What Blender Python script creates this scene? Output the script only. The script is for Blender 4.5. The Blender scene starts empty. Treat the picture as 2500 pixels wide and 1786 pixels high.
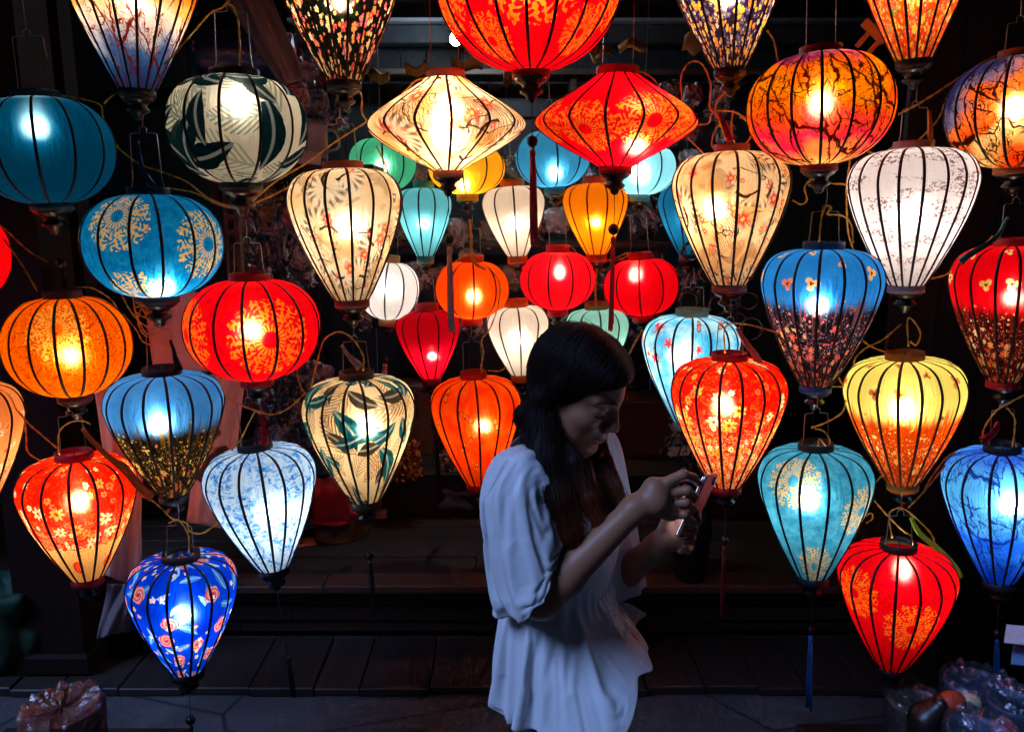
import bpy, math, random
import numpy as np
from mathutils import Vector, Matrix

random.seed(7)
rng = np.random.default_rng(11)
SC = bpy.context.scene
COL = SC.collection
R = math.radians

# ------------------------------------------------------------------ camera, world, exposure
FPX, PITCH, CAMZ = 1962.0, R(11.0), 1.75          # focal length in photo pixels, tilt down, eye height
cam_data = bpy.data.cameras.new('camera')
cam_data.sensor_width = 36.0
cam_data.lens = 36.0 * FPX / 2500.0
cam_data.clip_start, cam_data.clip_end = 0.05, 200
cam = bpy.data.objects.new('camera', cam_data)
cam.location = (0, 0, CAMZ)
cam.rotation_euler = (math.pi / 2 - PITCH, 0, 0)
COL.objects.link(cam)
SC.camera = cam

world = bpy.data.worlds.new('World')
SC.world = world
world.use_nodes = True
wnt = world.node_tree
sky = wnt.nodes.new('ShaderNodeTexSky')
sky.sky_type = 'NISHITA'
sky.sun_disc = False
sky.sun_elevation = R(46)
sky.sun_rotation = R(238)
wbg = wnt.nodes['Background']
wbg.inputs['Strength'].default_value = 0.0007
wnt.links.new(sky.outputs[0], wbg.inputs[0])

sun_data = bpy.data.lights.new('night_glow', 'SUN')
sun_data.energy = 1.6
sun_data.angle = R(24)
sun_data.color = (0.30, 0.48, 1.0)
sun = bpy.data.objects.new('night_glow', sun_data)
sun.rotation_euler = (R(44), 0, R(-58))
COL.objects.link(sun)

SC.view_settings.view_transform = 'Standard'
SC.view_settings.look = 'None'
SC.view_settings.gamma = 1.0
SC.view_settings.exposure = 0.82
SC.view_settings.use_curve_mapping = False
SC.render.engine = 'CYCLES'
cy = SC.cycles
cy.use_denoising = True
cy.max_bounces = 6
cy.diffuse_bounces = 3
cy.glossy_bounces = 3
cy.transmission_bounces = 8
cy.transparent_max_bounces = 10
cy.caustics_reflective = False
cy.caustics_refractive = False
cy.sample_clamp_indirect = 3.0
cy.use_adaptive_sampling = True
cy.adaptive_threshold = 0.03
cy.adaptive_min_samples = 24

# ------------------------------------------------------------------ helpers
CP, SP = math.cos(PITCH), math.sin(PITCH)

def at(px, py, Y):
    """the point that stands Y metres in front of the camera and is seen at photo pixel (px, py)"""
    x, y = (px - 1250.0) / FPX, -(py - 893.0) / FPX
    d = Vector((x, CP + y * SP, -SP + y * CP))
    return Vector((0, 0, CAMZ)) + d * (Y / d.y)

def mpp(px, py, Y):
    """metres for one photo pixel at that place"""
    y = -(py - 893.0) / FPX
    return Y / (CP + y * SP) / FPX

def lin(c):
    if isinstance(c, str):
        c = tuple(int(c[i:i + 2], 16) / 255 for i in (1, 3, 5))
        c = tuple(v / 12.92 if v <= 0.04045 else ((v + 0.055) / 1.055) ** 2.4 for v in c)
    return (c[0], c[1], c[2], 1.0)

def empty(name, loc=(0, 0, 0), label=None, cat=None, group=None):
    o = bpy.data.objects.new(name, None)
    o.empty_display_size = 0.05
    COL.objects.link(o)
    o.location = loc
    return tag(o, label, cat, group)

def tag(o, label=None, cat=None, group=None, kind=None):
    if label: o['label'] = label
    if cat: o['category'] = cat
    if group: o['group'] = group
    if kind: o['kind'] = kind
    return o

class MB:
    """collects faces; build() makes one mesh object"""
    def __init__(s):
        s.v, s.f = [], []
    def add(s, vs, fs):
        b = len(s.v)
        s.v.extend([tuple(p) for p in vs])
        s.f.extend([tuple(i + b for i in q) for q in fs])
        return s
    def box(s, x0, x1, y0, y1, z0, z1):
        vs = [(x0, y0, z0), (x1, y0, z0), (x1, y1, z0), (x0, y1, z0), (x0, y0, z1), (x1, y0, z1), (x1, y1, z1), (x0, y1, z1)]
        return s.add(vs, [(0, 3, 2, 1), (4, 5, 6, 7), (0, 1, 5, 4), (1, 2, 6, 5), (2, 3, 7, 6), (3, 0, 4, 7)])
    def lathe(s, prof, seg=20, cap0=True, cap1=True, corr=0.0, ncorr=0):
        vs, fs = [], []
        for r, z in prof:
            for k in range(seg):
                a = 2 * math.pi * k / seg
                rr = r * (1 + corr * math.cos(ncorr * a)) if ncorr else r
                vs.append((rr * math.cos(a), rr * math.sin(a), z))
        for i in range(len(prof) - 1):
            for k in range(seg):
                a, b = i * seg + k, i * seg + (k + 1) % seg
                fs.append((a, b, b + seg, a + seg))
        if cap0: fs.append(tuple(reversed(range(seg))))
        if cap1: fs.append(tuple((len(prof) - 1) * seg + k for k in range(seg)))
        return s.add(vs, fs)
    def tube(s, pts, rad, seg=6, caps=True):
        pts = [Vector(p) for p in pts]
        n = len(pts)
        rads = rad if hasattr(rad, '__len__') else [rad] * n
        up = Vector((0.13, 0.31, 0.94)).normalized()
        vs, fs = [], []
        for i, p in enumerate(pts):
            t = (pts[min(i + 1, n - 1)] - pts[max(i - 1, 0)])
            t = t.normalized() if t.length > 1e-9 else Vector((0, 0, 1))
            u = up - t * up.dot(t)
            if u.length < 1e-3: u = Vector((1, 0, 0)) - t * t.x
            u.normalize()
            up = u
            w = t.cross(u)
            for k in range(seg):
                a = 2 * math.pi * k / seg
                vs.append(p + (u * math.cos(a) + w * math.sin(a)) * rads[i])
        for i in range(n - 1):
            for k in range(seg):
                a, b = i * seg + k, i * seg + (k + 1) % seg
                fs.append((a, b, b + seg, a + seg))
        if caps:
            fs.append(tuple(reversed(range(seg))))
            fs.append(tuple((n - 1) * seg + k for k in range(seg)))
        return s.add(vs, fs)
    def mesh(s, name, mat=None, smooth=True):
        me = bpy.data.meshes.new(name)
        me.from_pydata(s.v, [], s.f)
        me.update()
        if smooth: me.shade_smooth()
        if mat: me.materials.append(mat)
        return me
    def build(s, name, mat, parent=None, smooth=True):
        return link(name, s.mesh(name, mat, smooth), parent)

def link(name, me, parent=None):
    o = bpy.data.objects.new(name, me)
    COL.objects.link(o)
    if parent is not None: o.parent = parent
    return o

def auto_smooth(me, ang=40):
    me.shade_smooth()
    try:
        me.set_sharp_from_angle(angle=R(ang))
    except Exception:
        pass

def spline(pts, n):
    """Catmull-Rom through pts"""
    P = [Vector(p) for p in pts]
    if len(P) == 2: return [P[0].lerp(P[1], i / n) for i in range(n + 1)]
    P = [P[0] * 2 - P[1]] + P + [P[-1] * 2 - P[-2]]
    out = []
    m = len(P) - 3
    for j in range(n + 1):
        t = j / n * m
        i = min(int(t), m - 1)
        t -= i
        a, b, c, d = P[i:i + 4]
        out.append(0.5 * ((2 * b) + (c - a) * t + (2 * a - 5 * b + 4 * c - d) * t * t + (3 * b - a - 3 * c + d) * t ** 3))
    return out

# ------------------------------------------------------------------ node graph helper
class V:
    def __init__(s, g, k): s.g, s.k = g, k
    def __add__(a, b): return a.g.m('ADD', a, b)
    def __radd__(a, b): return a.g.m('ADD', b, a)
    def __sub__(a, b): return a.g.m('SUBTRACT', a, b)
    def __rsub__(a, b): return a.g.m('SUBTRACT', b, a)
    def __mul__(a, b): return a.g.m('MULTIPLY', a, b)
    def __rmul__(a, b): return a.g.m('MULTIPLY', b, a)
    def __truediv__(a, b): return a.g.m('DIVIDE', a, b)
    def __lt__(a, b): return a.g.m('LESS_THAN', a, b)
    def __gt__(a, b): return a.g.m('GREATER_THAN', a, b)

class G:
    def __init__(s, name):
        s.mat = bpy.data.materials.new(name)
        s.mat.use_nodes = True
        s.nt = s.mat.node_tree
        s.nt.nodes.clear()
        s.out = s.nt.nodes.new('ShaderNodeOutputMaterial')
    def node(s, t, **kw):
        n = s.nt.nodes.new(t)
        for k, v in kw.items(): setattr(n, k, v)
        return n
    def put(s, sock, v):
        if isinstance(v, V): s.nt.links.new(v.k, sock)
        elif v is None: pass
        elif isinstance(v, str): sock.default_value = lin(v)
        else:
            try: sock.default_value = v
            except Exception:
                sock.default_value = lin(v) if len(sock.default_value) == 4 else tuple(v)[:3]
    def m(s, op, a, b=None, c=None):
        n = s.node('ShaderNodeMath', operation=op)
        s.put(n.inputs[0], a)
        if b is not None: s.put(n.inputs[1], b)
        if c is not None: s.put(n.inputs[2], c)
        return V(s, n.outputs[0])
    def sin(s, a): return s.m('SINE', a)
    def cos(s, a): return s.m('COSINE', a)
    def abs(s, a): return s.m('ABSOLUTE', a)
    def mx(s, a, b): return s.m('MAXIMUM', a, b)
    def mn(s, a, b): return s.m('MINIMUM', a, b)
    def len2(s, x, y): return s.m('SQRT', x * x + y * y)
    def ang(s, x, y): return s.m('ARCTAN2', y, x)
    def step(s, e0, e1, x):
        n = s.node('ShaderNodeMapRange', interpolation_type='SMOOTHSTEP')
        s.put(n.inputs[0], x); s.put(n.inputs[1], e0); s.put(n.inputs[2], e1)
        n.inputs[3].default_value, n.inputs[4].default_value = 0, 1
        return V(s, n.outputs[0])
    def mix(s, f, a, b, blend='MIX'):
        n = s.node('ShaderNodeMix', data_type='RGBA', blend_type=blend)
        n.clamp_factor = True
        s.put(n.inputs[0], f)
        s.put(n.inputs[6], a if isinstance(a, V) else lin(a))
        s.put(n.inputs[7], b if isinstance(b, V) else lin(b))
        return V(s, n.outputs[2])
    def comb(s, x, y, z=0.0):
        n = s.node('ShaderNodeCombineXYZ')
        s.put(n.inputs[0], x); s.put(n.inputs[1], y); s.put(n.inputs[2], z)
        return V(s, n.outputs[0])
    def sep(s, v):
        n = s.node('ShaderNodeSeparateXYZ')
        s.put(n.inputs[0], v)
        return V(s, n.outputs[0]), V(s, n.outputs[1]), V(s, n.outputs[2])
    def noise(s, vec, scale, detail=3.0, rough=0.55, dist=0.0):
        n = s.node('ShaderNodeTexNoise')
        s.put(n.inputs['Vector'], vec)
        n.inputs['Scale'].default_value = scale
        n.inputs['Detail'].default_value = detail
        n.inputs['Roughness'].default_value = rough
        n.inputs['Distortion'].default_value = dist
        return V(s, n.outputs[0])
    def noisec(s, vec, scale, detail=2.0):
        n = s.node('ShaderNodeTexNoise')
        s.put(n.inputs['Vector'], vec)
        n.inputs['Scale'].default_value = scale
        n.inputs['Detail'].default_value = detail
        return V(s, n.outputs[1])
    def vor(s, vec, scale, feature='F1', rnd=1.0):
        n = s.node('ShaderNodeTexVoronoi', feature=feature, voronoi_dimensions='2D')
        s.put(n.inputs['Vector'], vec)
        n.inputs['Scale'].default_value = scale
        n.inputs['Randomness'].default_value = rnd
        if feature == 'DISTANCE_TO_EDGE': return V(s, n.outputs[0])
        return V(s, n.outputs['Distance']), V(s, n.outputs['Color']), V(s, n.outputs['Position'])
    def ramp(s, f, stops, const=False):
        n = s.node('ShaderNodeValToRGB')
        cr = n.color_ramp
        cr.interpolation = 'CONSTANT' if const else 'LINEAR'
        while len(cr.elements) < len(stops): cr.elements.new(0.5)
        for e, (p, c) in zip(cr.elements, sorted(stops, key=lambda q: q[0])):
            e.position = p
            e.color = lin(c)
        s.put(n.inputs[0], f)
        return V(s, n.outputs[0])
    def obj(s):
        return V(s, s.node('ShaderNodeTexCoord').outputs['Object'])
    def uv(s):
        n = s.node('ShaderNodeUVMap')
        return V(s, n.outputs[0])
    def attr(s, name):
        n = s.node('ShaderNodeAttribute', attribute_name=name)
        return V(s, n.outputs[0])
    def bump(s, h, strength=0.3, dist=0.01):
        n = s.node('ShaderNodeBump')
        n.inputs['Strength'].default_value = strength
        n.inputs['Distance'].default_value = dist
        s.put(n.inputs['Height'], h)
        return V(s, n.outputs[0])
    def bsdf(s, color, rough=0.6, spec=0.5, metal=0.0, normal=None, **kw):
        n = s.node('ShaderNodeBsdfPrincipled')
        s.put(n.inputs['Base Color'], color if isinstance(color, V) else lin(color))
        s.put(n.inputs['Roughness'], rough)
        n.inputs['Specular IOR Level'].default_value = spec
        n.inputs['Metallic'].default_value = metal
        if normal is not None: s.put(n.inputs['Normal'], normal)
        for k, v in kw.items(): s.put(n.inputs[k.replace('_', ' ')], v)
        return V(s, n.outputs[0])
    def shader(s, t, **kw):
        n = s.node(t)
        for k, v in kw.items(): s.put(n.inputs[k], v if isinstance(v, (V, float, int)) else lin(v))
        return V(s, n.outputs[0])
    def mixs(s, f, a, b):
        n = s.node('ShaderNodeMixShader')
        s.put(n.inputs[0], f); s.put(n.inputs[1], a); s.put(n.inputs[2], b)
        return V(s, n.outputs[0])
    def done(s, sh):
        s.nt.links.new(sh.k, s.out.inputs[0])
        return s.mat

_simple = {}
def simple(name, color, rough=0.6, spec=0.4, metal=0.0, var=0.25, scale=40.0, bump=0.15, **kw):
    """plain painted or dyed surface with a little mottling"""
    if name in _simple: return _simple[name]
    g = G(name)
    o = g.obj()
    n = g.noise(o, scale, 4.0)
    c = lin(color)
    lo = tuple(v * (1 - var) for v in c[:3]); hi = tuple(min(1, v * (1 + var)) for v in c[:3])
    _simple[name] = g.done(g.bsdf(g.mix(n, lo, hi), rough, spec, metal, g.bump(n, bump, 0.004), **kw))
    return _simple[name]
# ------------------------------------------------------------------ printed silk patterns
# every pattern gets u (angle from the side facing the street, radians) and v (arc length up the shade / radius)
def rotu(g, x, y, a):
    return x * g.cos(a) + y * g.sin(a), y * g.cos(a) - x * g.sin(a)

def flowers(g, u, v, scale, size, base, cols, petals=5, seed=0.0, dens=None, centre='#ffd060', soft=0.06, round_=0.55):
    """scattered flowers: one per cell, each with its own size, turn and colour"""
    p = g.comb(u + seed * 3.7, v + seed * 1.9)
    d, c, pos = g.vor(p, scale)
    r1, r2, r3 = g.sep(c)
    px, py, _ = g.sep(pos)
    wob = g.noise(g.comb(u * scale * 2.2, v * scale * 2.2), 1.0, 2.0) - 0.5
    x, y = (u + seed * 3.7 - px) * scale + wob * size * 0.7, (v + seed * 1.9 - py) * scale - wob * size * 0.55
    a, rr = g.ang(x, y), g.len2(x, y)
    lobe = g.abs(g.cos(a * (petals / 2.0) + r1 * 6.28))
    rad = (r2 * 0.5 + 0.6) * size * (lobe * (1 - round_) + round_)
    mask = g.step(1.0 + soft, 1.0 - soft * 3, rr / rad)
    if dens is not None: mask = mask * (r3 < dens)
    n = len(cols)
    colr = g.ramp(r1 if n > 1 else r2, [(i / n, cc) for i, cc in enumerate(cols)], const=True)
    shade = g.step(0.2, 1.1, rr / rad) * g.noise(g.comb(u * scale * 6, v * scale * 6), 1.0, 2.0)
    colr = g.mix(shade * 0.9, colr, g.mix(0.45, colr, '#ffffff'))
    colr = g.mix(g.step(0.25, 0.0, lobe) * 0.5 * g.step(0.3, 0.8, rr / rad), colr, g.mix(0.65, colr, '#300800'))
    colr = g.mix(g.step(0.34, 0.22, rr / rad), colr, centre)
    return g.mix(mask, base, colr)

def silk(g, u, v, amt=0.12):
    """uneven threads of the weave"""
    a = g.noise(g.comb(u * 3.0, v * 90.0), 1.0, 2.0)
    b = g.noise(g.comb(u * 80.0, v * 2.0), 1.0, 2.0)
    return 1.0 - amt + (a + b) * amt

def P_plain(g, u, v, c, c2=None):
    n = g.noise(g.comb(u, v), 2.2, 3.0)
    return g.mix(n * 0.5, c, c2 or c)

def mandala(g, u, v, base, gold, cu, cv, r, seed=0):
    x, y = u - cu, v - cv
    d = g.len2(x, y) / r
    a = g.ang(x, y)
    edge = 0.80 + 0.12 * g.abs(g.cos(a * 8.0)) + 0.08 * g.abs(g.cos(a * 24.0))
    inside = d < edge
    w = g.noise(g.comb(u * 14, v * 14), 1.0, 2.0)
    lace = g.sin(a * 16.0 + g.sin(d * 17.0) * 2.2) * g.cos(d * 31.0 + g.cos(a * 8.0) * 1.6) + (w - 0.5) * 0.9 + 0.25 * g.sin(a * 32.0)
    lace = g.step(-0.12, 0.10, lace)
    core = g.step(0.20, 0.17, d)
    pet = g.step(-0.55, -0.25, g.cos(a * 22.0)) * g.step(0.18, 0.20, d) * g.step(0.36, 0.33, d)
    ring = g.step(0.36, 0.34, d)
    m = inside * g.mx(lace * (1.0 - ring), pet) * (1.0 - core)
    tone = g.mix(g.noise(g.comb(u * 9, v * 9), 1.0, 3.0), gold[0], gold[1])
    return g.mix(m, base, tone)

def P_mandala(g, u, v, bg, bg2, gold, spots):
    n = g.noise(g.comb(u * 3.2, v * 3.2), 1.6, 5.0, 0.65)
    fine = g.noise(g.comb(u * 16, v * 16), 1.0, 2.0, 0.5, 1.5)
    c = g.mix(g.step(0.3, 0.7, n), bg, bg2)
    c = g.mix(g.step(0.56, 0.63, fine) * 0.45, c, g.mix(0.55, c, '#000000'))
    for (cu, cv, r) in spots: c = mandala(g, u, v, c, gold, cu, cv, r)
    return c

def P_meadow(g, u, v, skyc, skyc2, ground, vline, cols, small, big=5.0, butter=None):
    """plain sky above, a dark flower meadow thickening downwards"""
    n = g.noise(g.comb(u * 2, v * 2), 1.5, 3.0)
    skyv = g.mix(n, skyc, skyc2)
    if butter:
        skyv = flowers(g, u, v, 1.5, 0.20, skyv, butter, 3, 1.3, None, '#7a2a10', 0.05, 0.35)
    jag = g.noise(g.comb(u * 9, v * 1.2), 1.0, 4.0, 0.7)
    h = v + (jag - 0.5) * 0.34
    t = g.step(vline + 0.14, vline - 0.16, h)
    gr = g.mix(g.step(.5, .75, g.noise(g.comb(u * 14, v * 6), 1.0, 3.0)), ground, g.mix(0.22, ground, small[0]))
    c = g.mix(t, skyv, gr)
    den = g.step(vline + 0.22, vline - 0.55, v)
    c = flowers(g, u, v, 19.0, 0.30, c, small, 5, 0.3, den * 0.62, small[-1], 0.15)
    c = flowers(g, u, v, 10.0, 0.32, c, cols, 5, 2.1, den * 0.42, '#ffe090', 0.1)
    den2 = g.step(vline - 0.15, vline - 0.95, v)
    c = flowers(g, u, v, big, 0.42, c, cols, 6, 0.7, den2 * 0.85, '#ffd050')
    # tall stalks rising above the meadow line
    stalk = g.step(0.80, 0.9, g.noise(g.comb(u * 30, v * 1.0), 1.0, 0.0) + 0.20) * g.step(vline + 0.3, vline + 0.05, v + (jag - 0.5) * 0.3)
    return g.mix(stalk * 0.8, c, g.mix(0.3, ground, small[0]))

def P_allover(g, u, v, bg, bg2, cols, sc=(9.0, 6.0, 4.0), dens=(0.9, 0.8, 0.6), leaf='#3a4a20'):
    n = g.noise(g.comb(u * 4, v * 4), 1.0, 3.0)
    c = g.mix(n, bg, bg2)
    lf = g.noise(g.comb(u * 10, v * 16), 1.0, 2.0, 0.5, 1.0)
    c = g.mix(g.step(0.56, 0.62, lf) * 0.8, c, leaf)
    for i, (s, d) in enumerate(zip(sc, dens)):
        dd = d if isinstance(d, V) else g.m('ADD', d, 0.0)
        c = flowers(g, u, v, s, 0.50, c, cols, 5, 0.9 + i * 1.3, dd)
    return c

def leaf_layer(g, u, v, c, scale, seed, L, Wd, col1, col2, dens, frond=False, jag=0.25):
    p = g.comb(u + seed * 2.3, v + seed * 4.1)
    d, cc, pos = g.vor(p, scale, 'F1', 0.85)
    r1, r2, r3 = g.sep(cc)
    px, py, _ = g.sep(pos)
    x, y = rotu(g, (u + seed * 2.3 - px) * scale, (v + seed * 4.1 - py) * scale, r1 * 6.28)
    y = y + x * x * 0.35
    t = x / L
    w = Wd * (1.0 - t * t)
    n = g.noise(g.comb(x * 5 + r2 * 9, y * 5), 1.0, 3.0)
    w = w * (1.0 - jag + n * jag * 2)
    body = (g.abs(y) < w) * (r3 < dens)
    if frond:
        fr = g.sin((g.abs(y) * 1.5 - x) * 46.0)
        body = body * g.mx(g.step(-0.1, 0.5, fr) * (0.55 + r2 * 0.4), g.step(0.03, 0.015, g.abs(y)))
    vein = g.step(0.02, 0.04, g.abs(y)) * 0.35 + 0.65
    tone = g.mix(g.step(-0.2, 0.2, g.sin((g.abs(y) - x * 0.7) * 30)) * 0.35 + r2 * 0.5, col1, col2)
    return g.mix(body, c, g.mix(1.0 - vein, tone, '#ffffff'))

def P_tropic(g, u, v, cream, cream2, d1, d2, f1, f2, grey, ks=1.0):
    n = g.noise(g.comb(u * 1.4, v * 1.4), 1.0, 2.0)
    c = g.mix(n, cream, cream2)
    c = leaf_layer(g, u, v, c, 1.15 * ks, 0.6, 0.66, 0.30, f1, f2, 0.85, True, 0.1)
    c = leaf_layer(g, u, v, c, 1.5 * ks, 1.7, 0.62, 0.28, f2, f1, 0.85, True, 0.1)
    c = leaf_layer(g, u, v, c, 1.5 * ks, 2.9, 0.54, 0.20, grey, g_mul(grey, 0.6), 0.5)
    c = leaf_layer(g, u, v, c, 1.25 * ks, 4.4, 0.62, 0.22, d1, d2, 0.75)
    c = leaf_layer(g, u, v, c, 1.6 * ks, 5.3, 0.54, 0.18, d2, d1, 0.5)
    return c

def g_mul(c, k):
    c = lin(c)
    return (c[0] * k, c[1] * k, c[2] * k)

def P_branches(g, u, v, stops, vmax, dark, seed=0.0, trunk=0.0, warp=0.35, amount=1.0, ush=0.0):
    """bare winter branches in front of a dusk sky; stops run from the bottom (0) to the top (1)"""
    n = g.noise(g.comb(u * 0.9 + seed, v * 1.7), 1.3, 3.0)
    n2 = g.noise(g.comb(u * 0.8 + seed * 2, v * 0.5), 1.0, 2.0)
    c = g.ramp(v / vmax + (n - 0.5) * 0.55 + (n2 - 0.5) * 0.35 - u * ush, stops)
    # limbs: cell borders of a warped lattice, three sizes
    w1 = g.noise(g.comb(u + seed, v), 3.0, 3.0) - 0.5
    w2 = g.noise(g.comb(u + seed + 7, v + 3), 3.0, 3.0) - 0.5
    uu, vv = u + w1 * warp + (v - vmax * 0.5) * 0.35, v + w2 * warp
    e1 = g.vor(g.comb(uu * 1.0 + seed, vv * 0.45), 1.7, 'DISTANCE_TO_EDGE')
    e2 = g.vor(g.comb(uu + seed, vv * 0.5), 4.2, 'DISTANCE_TO_EDGE')
    e3 = g.vor(g.comb(uu + seed, vv * 0.6), 9.0, 'DISTANCE_TO_EDGE')
    e4 = g.vor(g.comb(uu + w2 + seed, vv * 0.7), 18.0, 'DISTANCE_TO_EDGE')
    reach = g.noise(g.comb(u * 1.2 + seed * 3, v * 1.1), 1.0, 2.0)
    gap = g.noise(g.comb(u * 5 + seed, v * 5), 1.0, 1.0)
    m = g.step(0.040, 0.016, e1) * g.step(0.32, 0.40, reach)
    m = g.mx(m, g.step(0.044, 0.020, e2) * g.step(0.38, 0.46, reach) * g.step(0.36, 0.46, gap))
    m = g.mx(m, g.step(0.058, 0.028, e3) * g.step(0.43, 0.50, reach) * g.step(0.40, 0.5, gap) * 0.9)
    m = g.mx(m, g.step(0.085, 0.045, e4) * g.step(0.46, 0.54, reach) * 0.75)
    return g.mix(m * amount, c, dark)

def P_crane(g, u, v, cream, amber, ink, red, seed=0.0):
    """ink-brushed cranes, pine and red peonies on cream silk"""
    n = g.noise(g.comb(u * 1.0 + seed, v * 1.2), 1.0, 3.0)
    c = g.mix(g.step(0.36, 0.66, n), cream, amber)
    # washes of diluted ink
    wsh = g.noise(g.comb(u * 1.5 + seed * 3, v * 2.4), 1.0, 4.0, 0.55, 0.8)
    c = g.mix(g.step(0.52, 0.62, wsh) * 0.55, c, g.mix(0.35, ink, amber))
    # wing and tail strokes, fanned round scattered bodies
    p = g.comb(u + seed * 1.3 + 0.4, v + seed * 0.7)
    d, cc, pos = g.vor(p, 1.15, 'F1', 0.8)
    r1, r2, r3 = g.sep(cc)
    px, py, _ = g.sep(pos)
    wob = g.noise(g.comb(u * 5, v * 5), 1.0, 2.0) - 0.5
    x, y = rotu(g, (u + seed * 1.3 + 0.4 - px) * 1.15 + wob * 0.12, (v + seed * 0.7 - py) * 1.15 - wob * 0.10, r1 * 6.28)
    aw, rw = g.ang(x, y), g.len2(x, y)
    fan = g.step(0.15, 0.75, g.cos(aw * 0.5 + 0.3)) * g.step(0.48, 0.30, rw) * g.step(0.06, 0.12, rw)
    feath = g.step(-0.3, 0.5, g.sin(aw * 15 + wob * 5 + rw * 6))
    c = g.mix(fan * feath * (r3 < 0.85) * g.step(0.18, 0.40, rw), c, g_mul(ink, 0.30))
    c = g.mix(fan * (1 - feath) * (r3 < 0.85) * 0.5, c, '#fff6e4')
    neck = g.step(0.045, 0.02, g.abs(y - 0.10 * g.sin(x * 7))) * (x < 0.02) * (x > -0.42) * (r3 < 0.85)
    c = g.mix(neck, c, g_mul(ink, 0.35))
    # pine twigs
    e = g.vor(g.comb(u + (n - 0.5) * 1.4 + seed, v * 0.7), 3.0, 'DISTANCE_TO_EDGE')
    tw = g.noise(g.comb(u * 1.3 + 9 + seed, v * 1.3), 1.0, 1.0)
    c = g.mix(g.step(0.032, 0.014, e) * g.step(0.48, 0.56, tw), c, g_mul(ink, 0.35))
    k = g.sin((u * 2.0 + v) * 52 + g.noise(g.comb(u * 4, v * 4), 1.0) * 24)
    c = g.mix(g.step(0.6, 0.9, k) * g.step(0.56, 0.64, tw) * 0.8, c, g_mul(ink, 0.4))
    # peonies: soft red with pale rims
    c = flowers(g, u, v, 1.7, 0.30, c, [red, '#ff5a30', red, '#ffb070'], 6, 1.1 + seed, g.m('ADD', 0.52, 0.0), '#ffd080', 0.25, 0.55)
    c = flowers(g, u, v, 4.2, 0.30, c, [red, '#ff6a40'], 5, 2.2 + seed, g.step(0.46, 0.54, tw) * 0.45, '#ffe8c0', 0.2, 0.5)
    return c

def P_blossom(g, u, v, white, spots):
    n = g.noise(g.comb(u * 2.4, v * 7.0), 1.0, 2.0)
    band = g.noise(g.comb(u * 0.9, v * 3.2 + 2), 1.0, 1.0)
    f = g.noise(g.comb(u * 16, v * 22), 1.0, 2.0, 0.6, 0.8)
    c = g.mix(n * 0.3, white, '#fff2f4')
    m = g.step(0.51, 0.57, f) * g.step(0.47, 0.55, n * 0.5 + band * 0.5)
    return g.mix(m * 0.9, c, g.mix(g.noise(g.comb(u * 5, v * 5), 1.0), spots[0], spots[1]))

def P_water(g, u, v, white, blues):
    n = g.noise(g.comb(u * 1.6, v * 1.8), 1.4, 4.0, 0.62, 0.5)
    f = g.noise(g.comb(u * 6.0, v * 9.0), 1.0, 4.0, 0.65, 1.2)
    c = g.mix(g.step(0.44, 0.56, f) * g.step(0.38, 0.5, n), white, blues[0])
    c = g.mix(g.step(0.54, 0.60, f) * g.step(0.42, 0.54, n), c, blues[1])
    c = g.mix(g.step(0.62, 0.66, f) * g.step(0.45, 0.54, n), c, blues[2])
    return c

def P_roses(g, u, v, bg, bg2, leafc, pinks):
    n = g.noise(g.comb(u * 1.2, v * 1.2), 1.0, 2.0)
    c = g.mix(g.step(0.3, 0.7, n), bg, bg2)
    c = leaf_layer(g, u, v, c, 2.0, 0.4, 0.50, 0.15, leafc, g_mul(leafc, 0.6), 0.65, False, 0.4)
    c = leaf_layer(g, u, v, c, 3.2, 1.4, 0.45, 0.14, '#cfe6ee', leafc, 0.35, False, 0.3)
    p = g.comb(u + 1.77, v + 0.62)
    d, cc, pos = g.vor(p, 1.9, 'F1', 0.8)
    r1, r2, r3 = g.sep(cc)
    px, py, _ = g.sep(pos)
    x, y = (u + 1.77 - px) * 1.9, (v + 0.62 - py) * 1.9
    a, rr = g.ang(x, y), g.len2(x, y)
    rad = 0.25 + 0.05 * g.abs(g.cos(a * 2.5 + r1 * 6)) + r2 * 0.07
    m = (rr < rad) * (r3 < 0.62)
    spiral = g.sin(a * 2.0 + rr * 48 + g.noise(g.comb(x * 6, y * 6), 1.0) * 5)
    tone = g.mix(g.step(-0.3, 0.5, spiral), pinks[0], pinks[1])
    tone = g.mix(g.step(0.10, 0.04, rr), tone, pinks[2])
    c = g.mix(m, c, tone)
    return flowers(g, u, v, 5.5, 0.36, c, ['#ffe9e2', '#f5a2a0', '#ffd9b0'], 5, 3.3, g.m('ADD', 0.28, 0.0))

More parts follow.
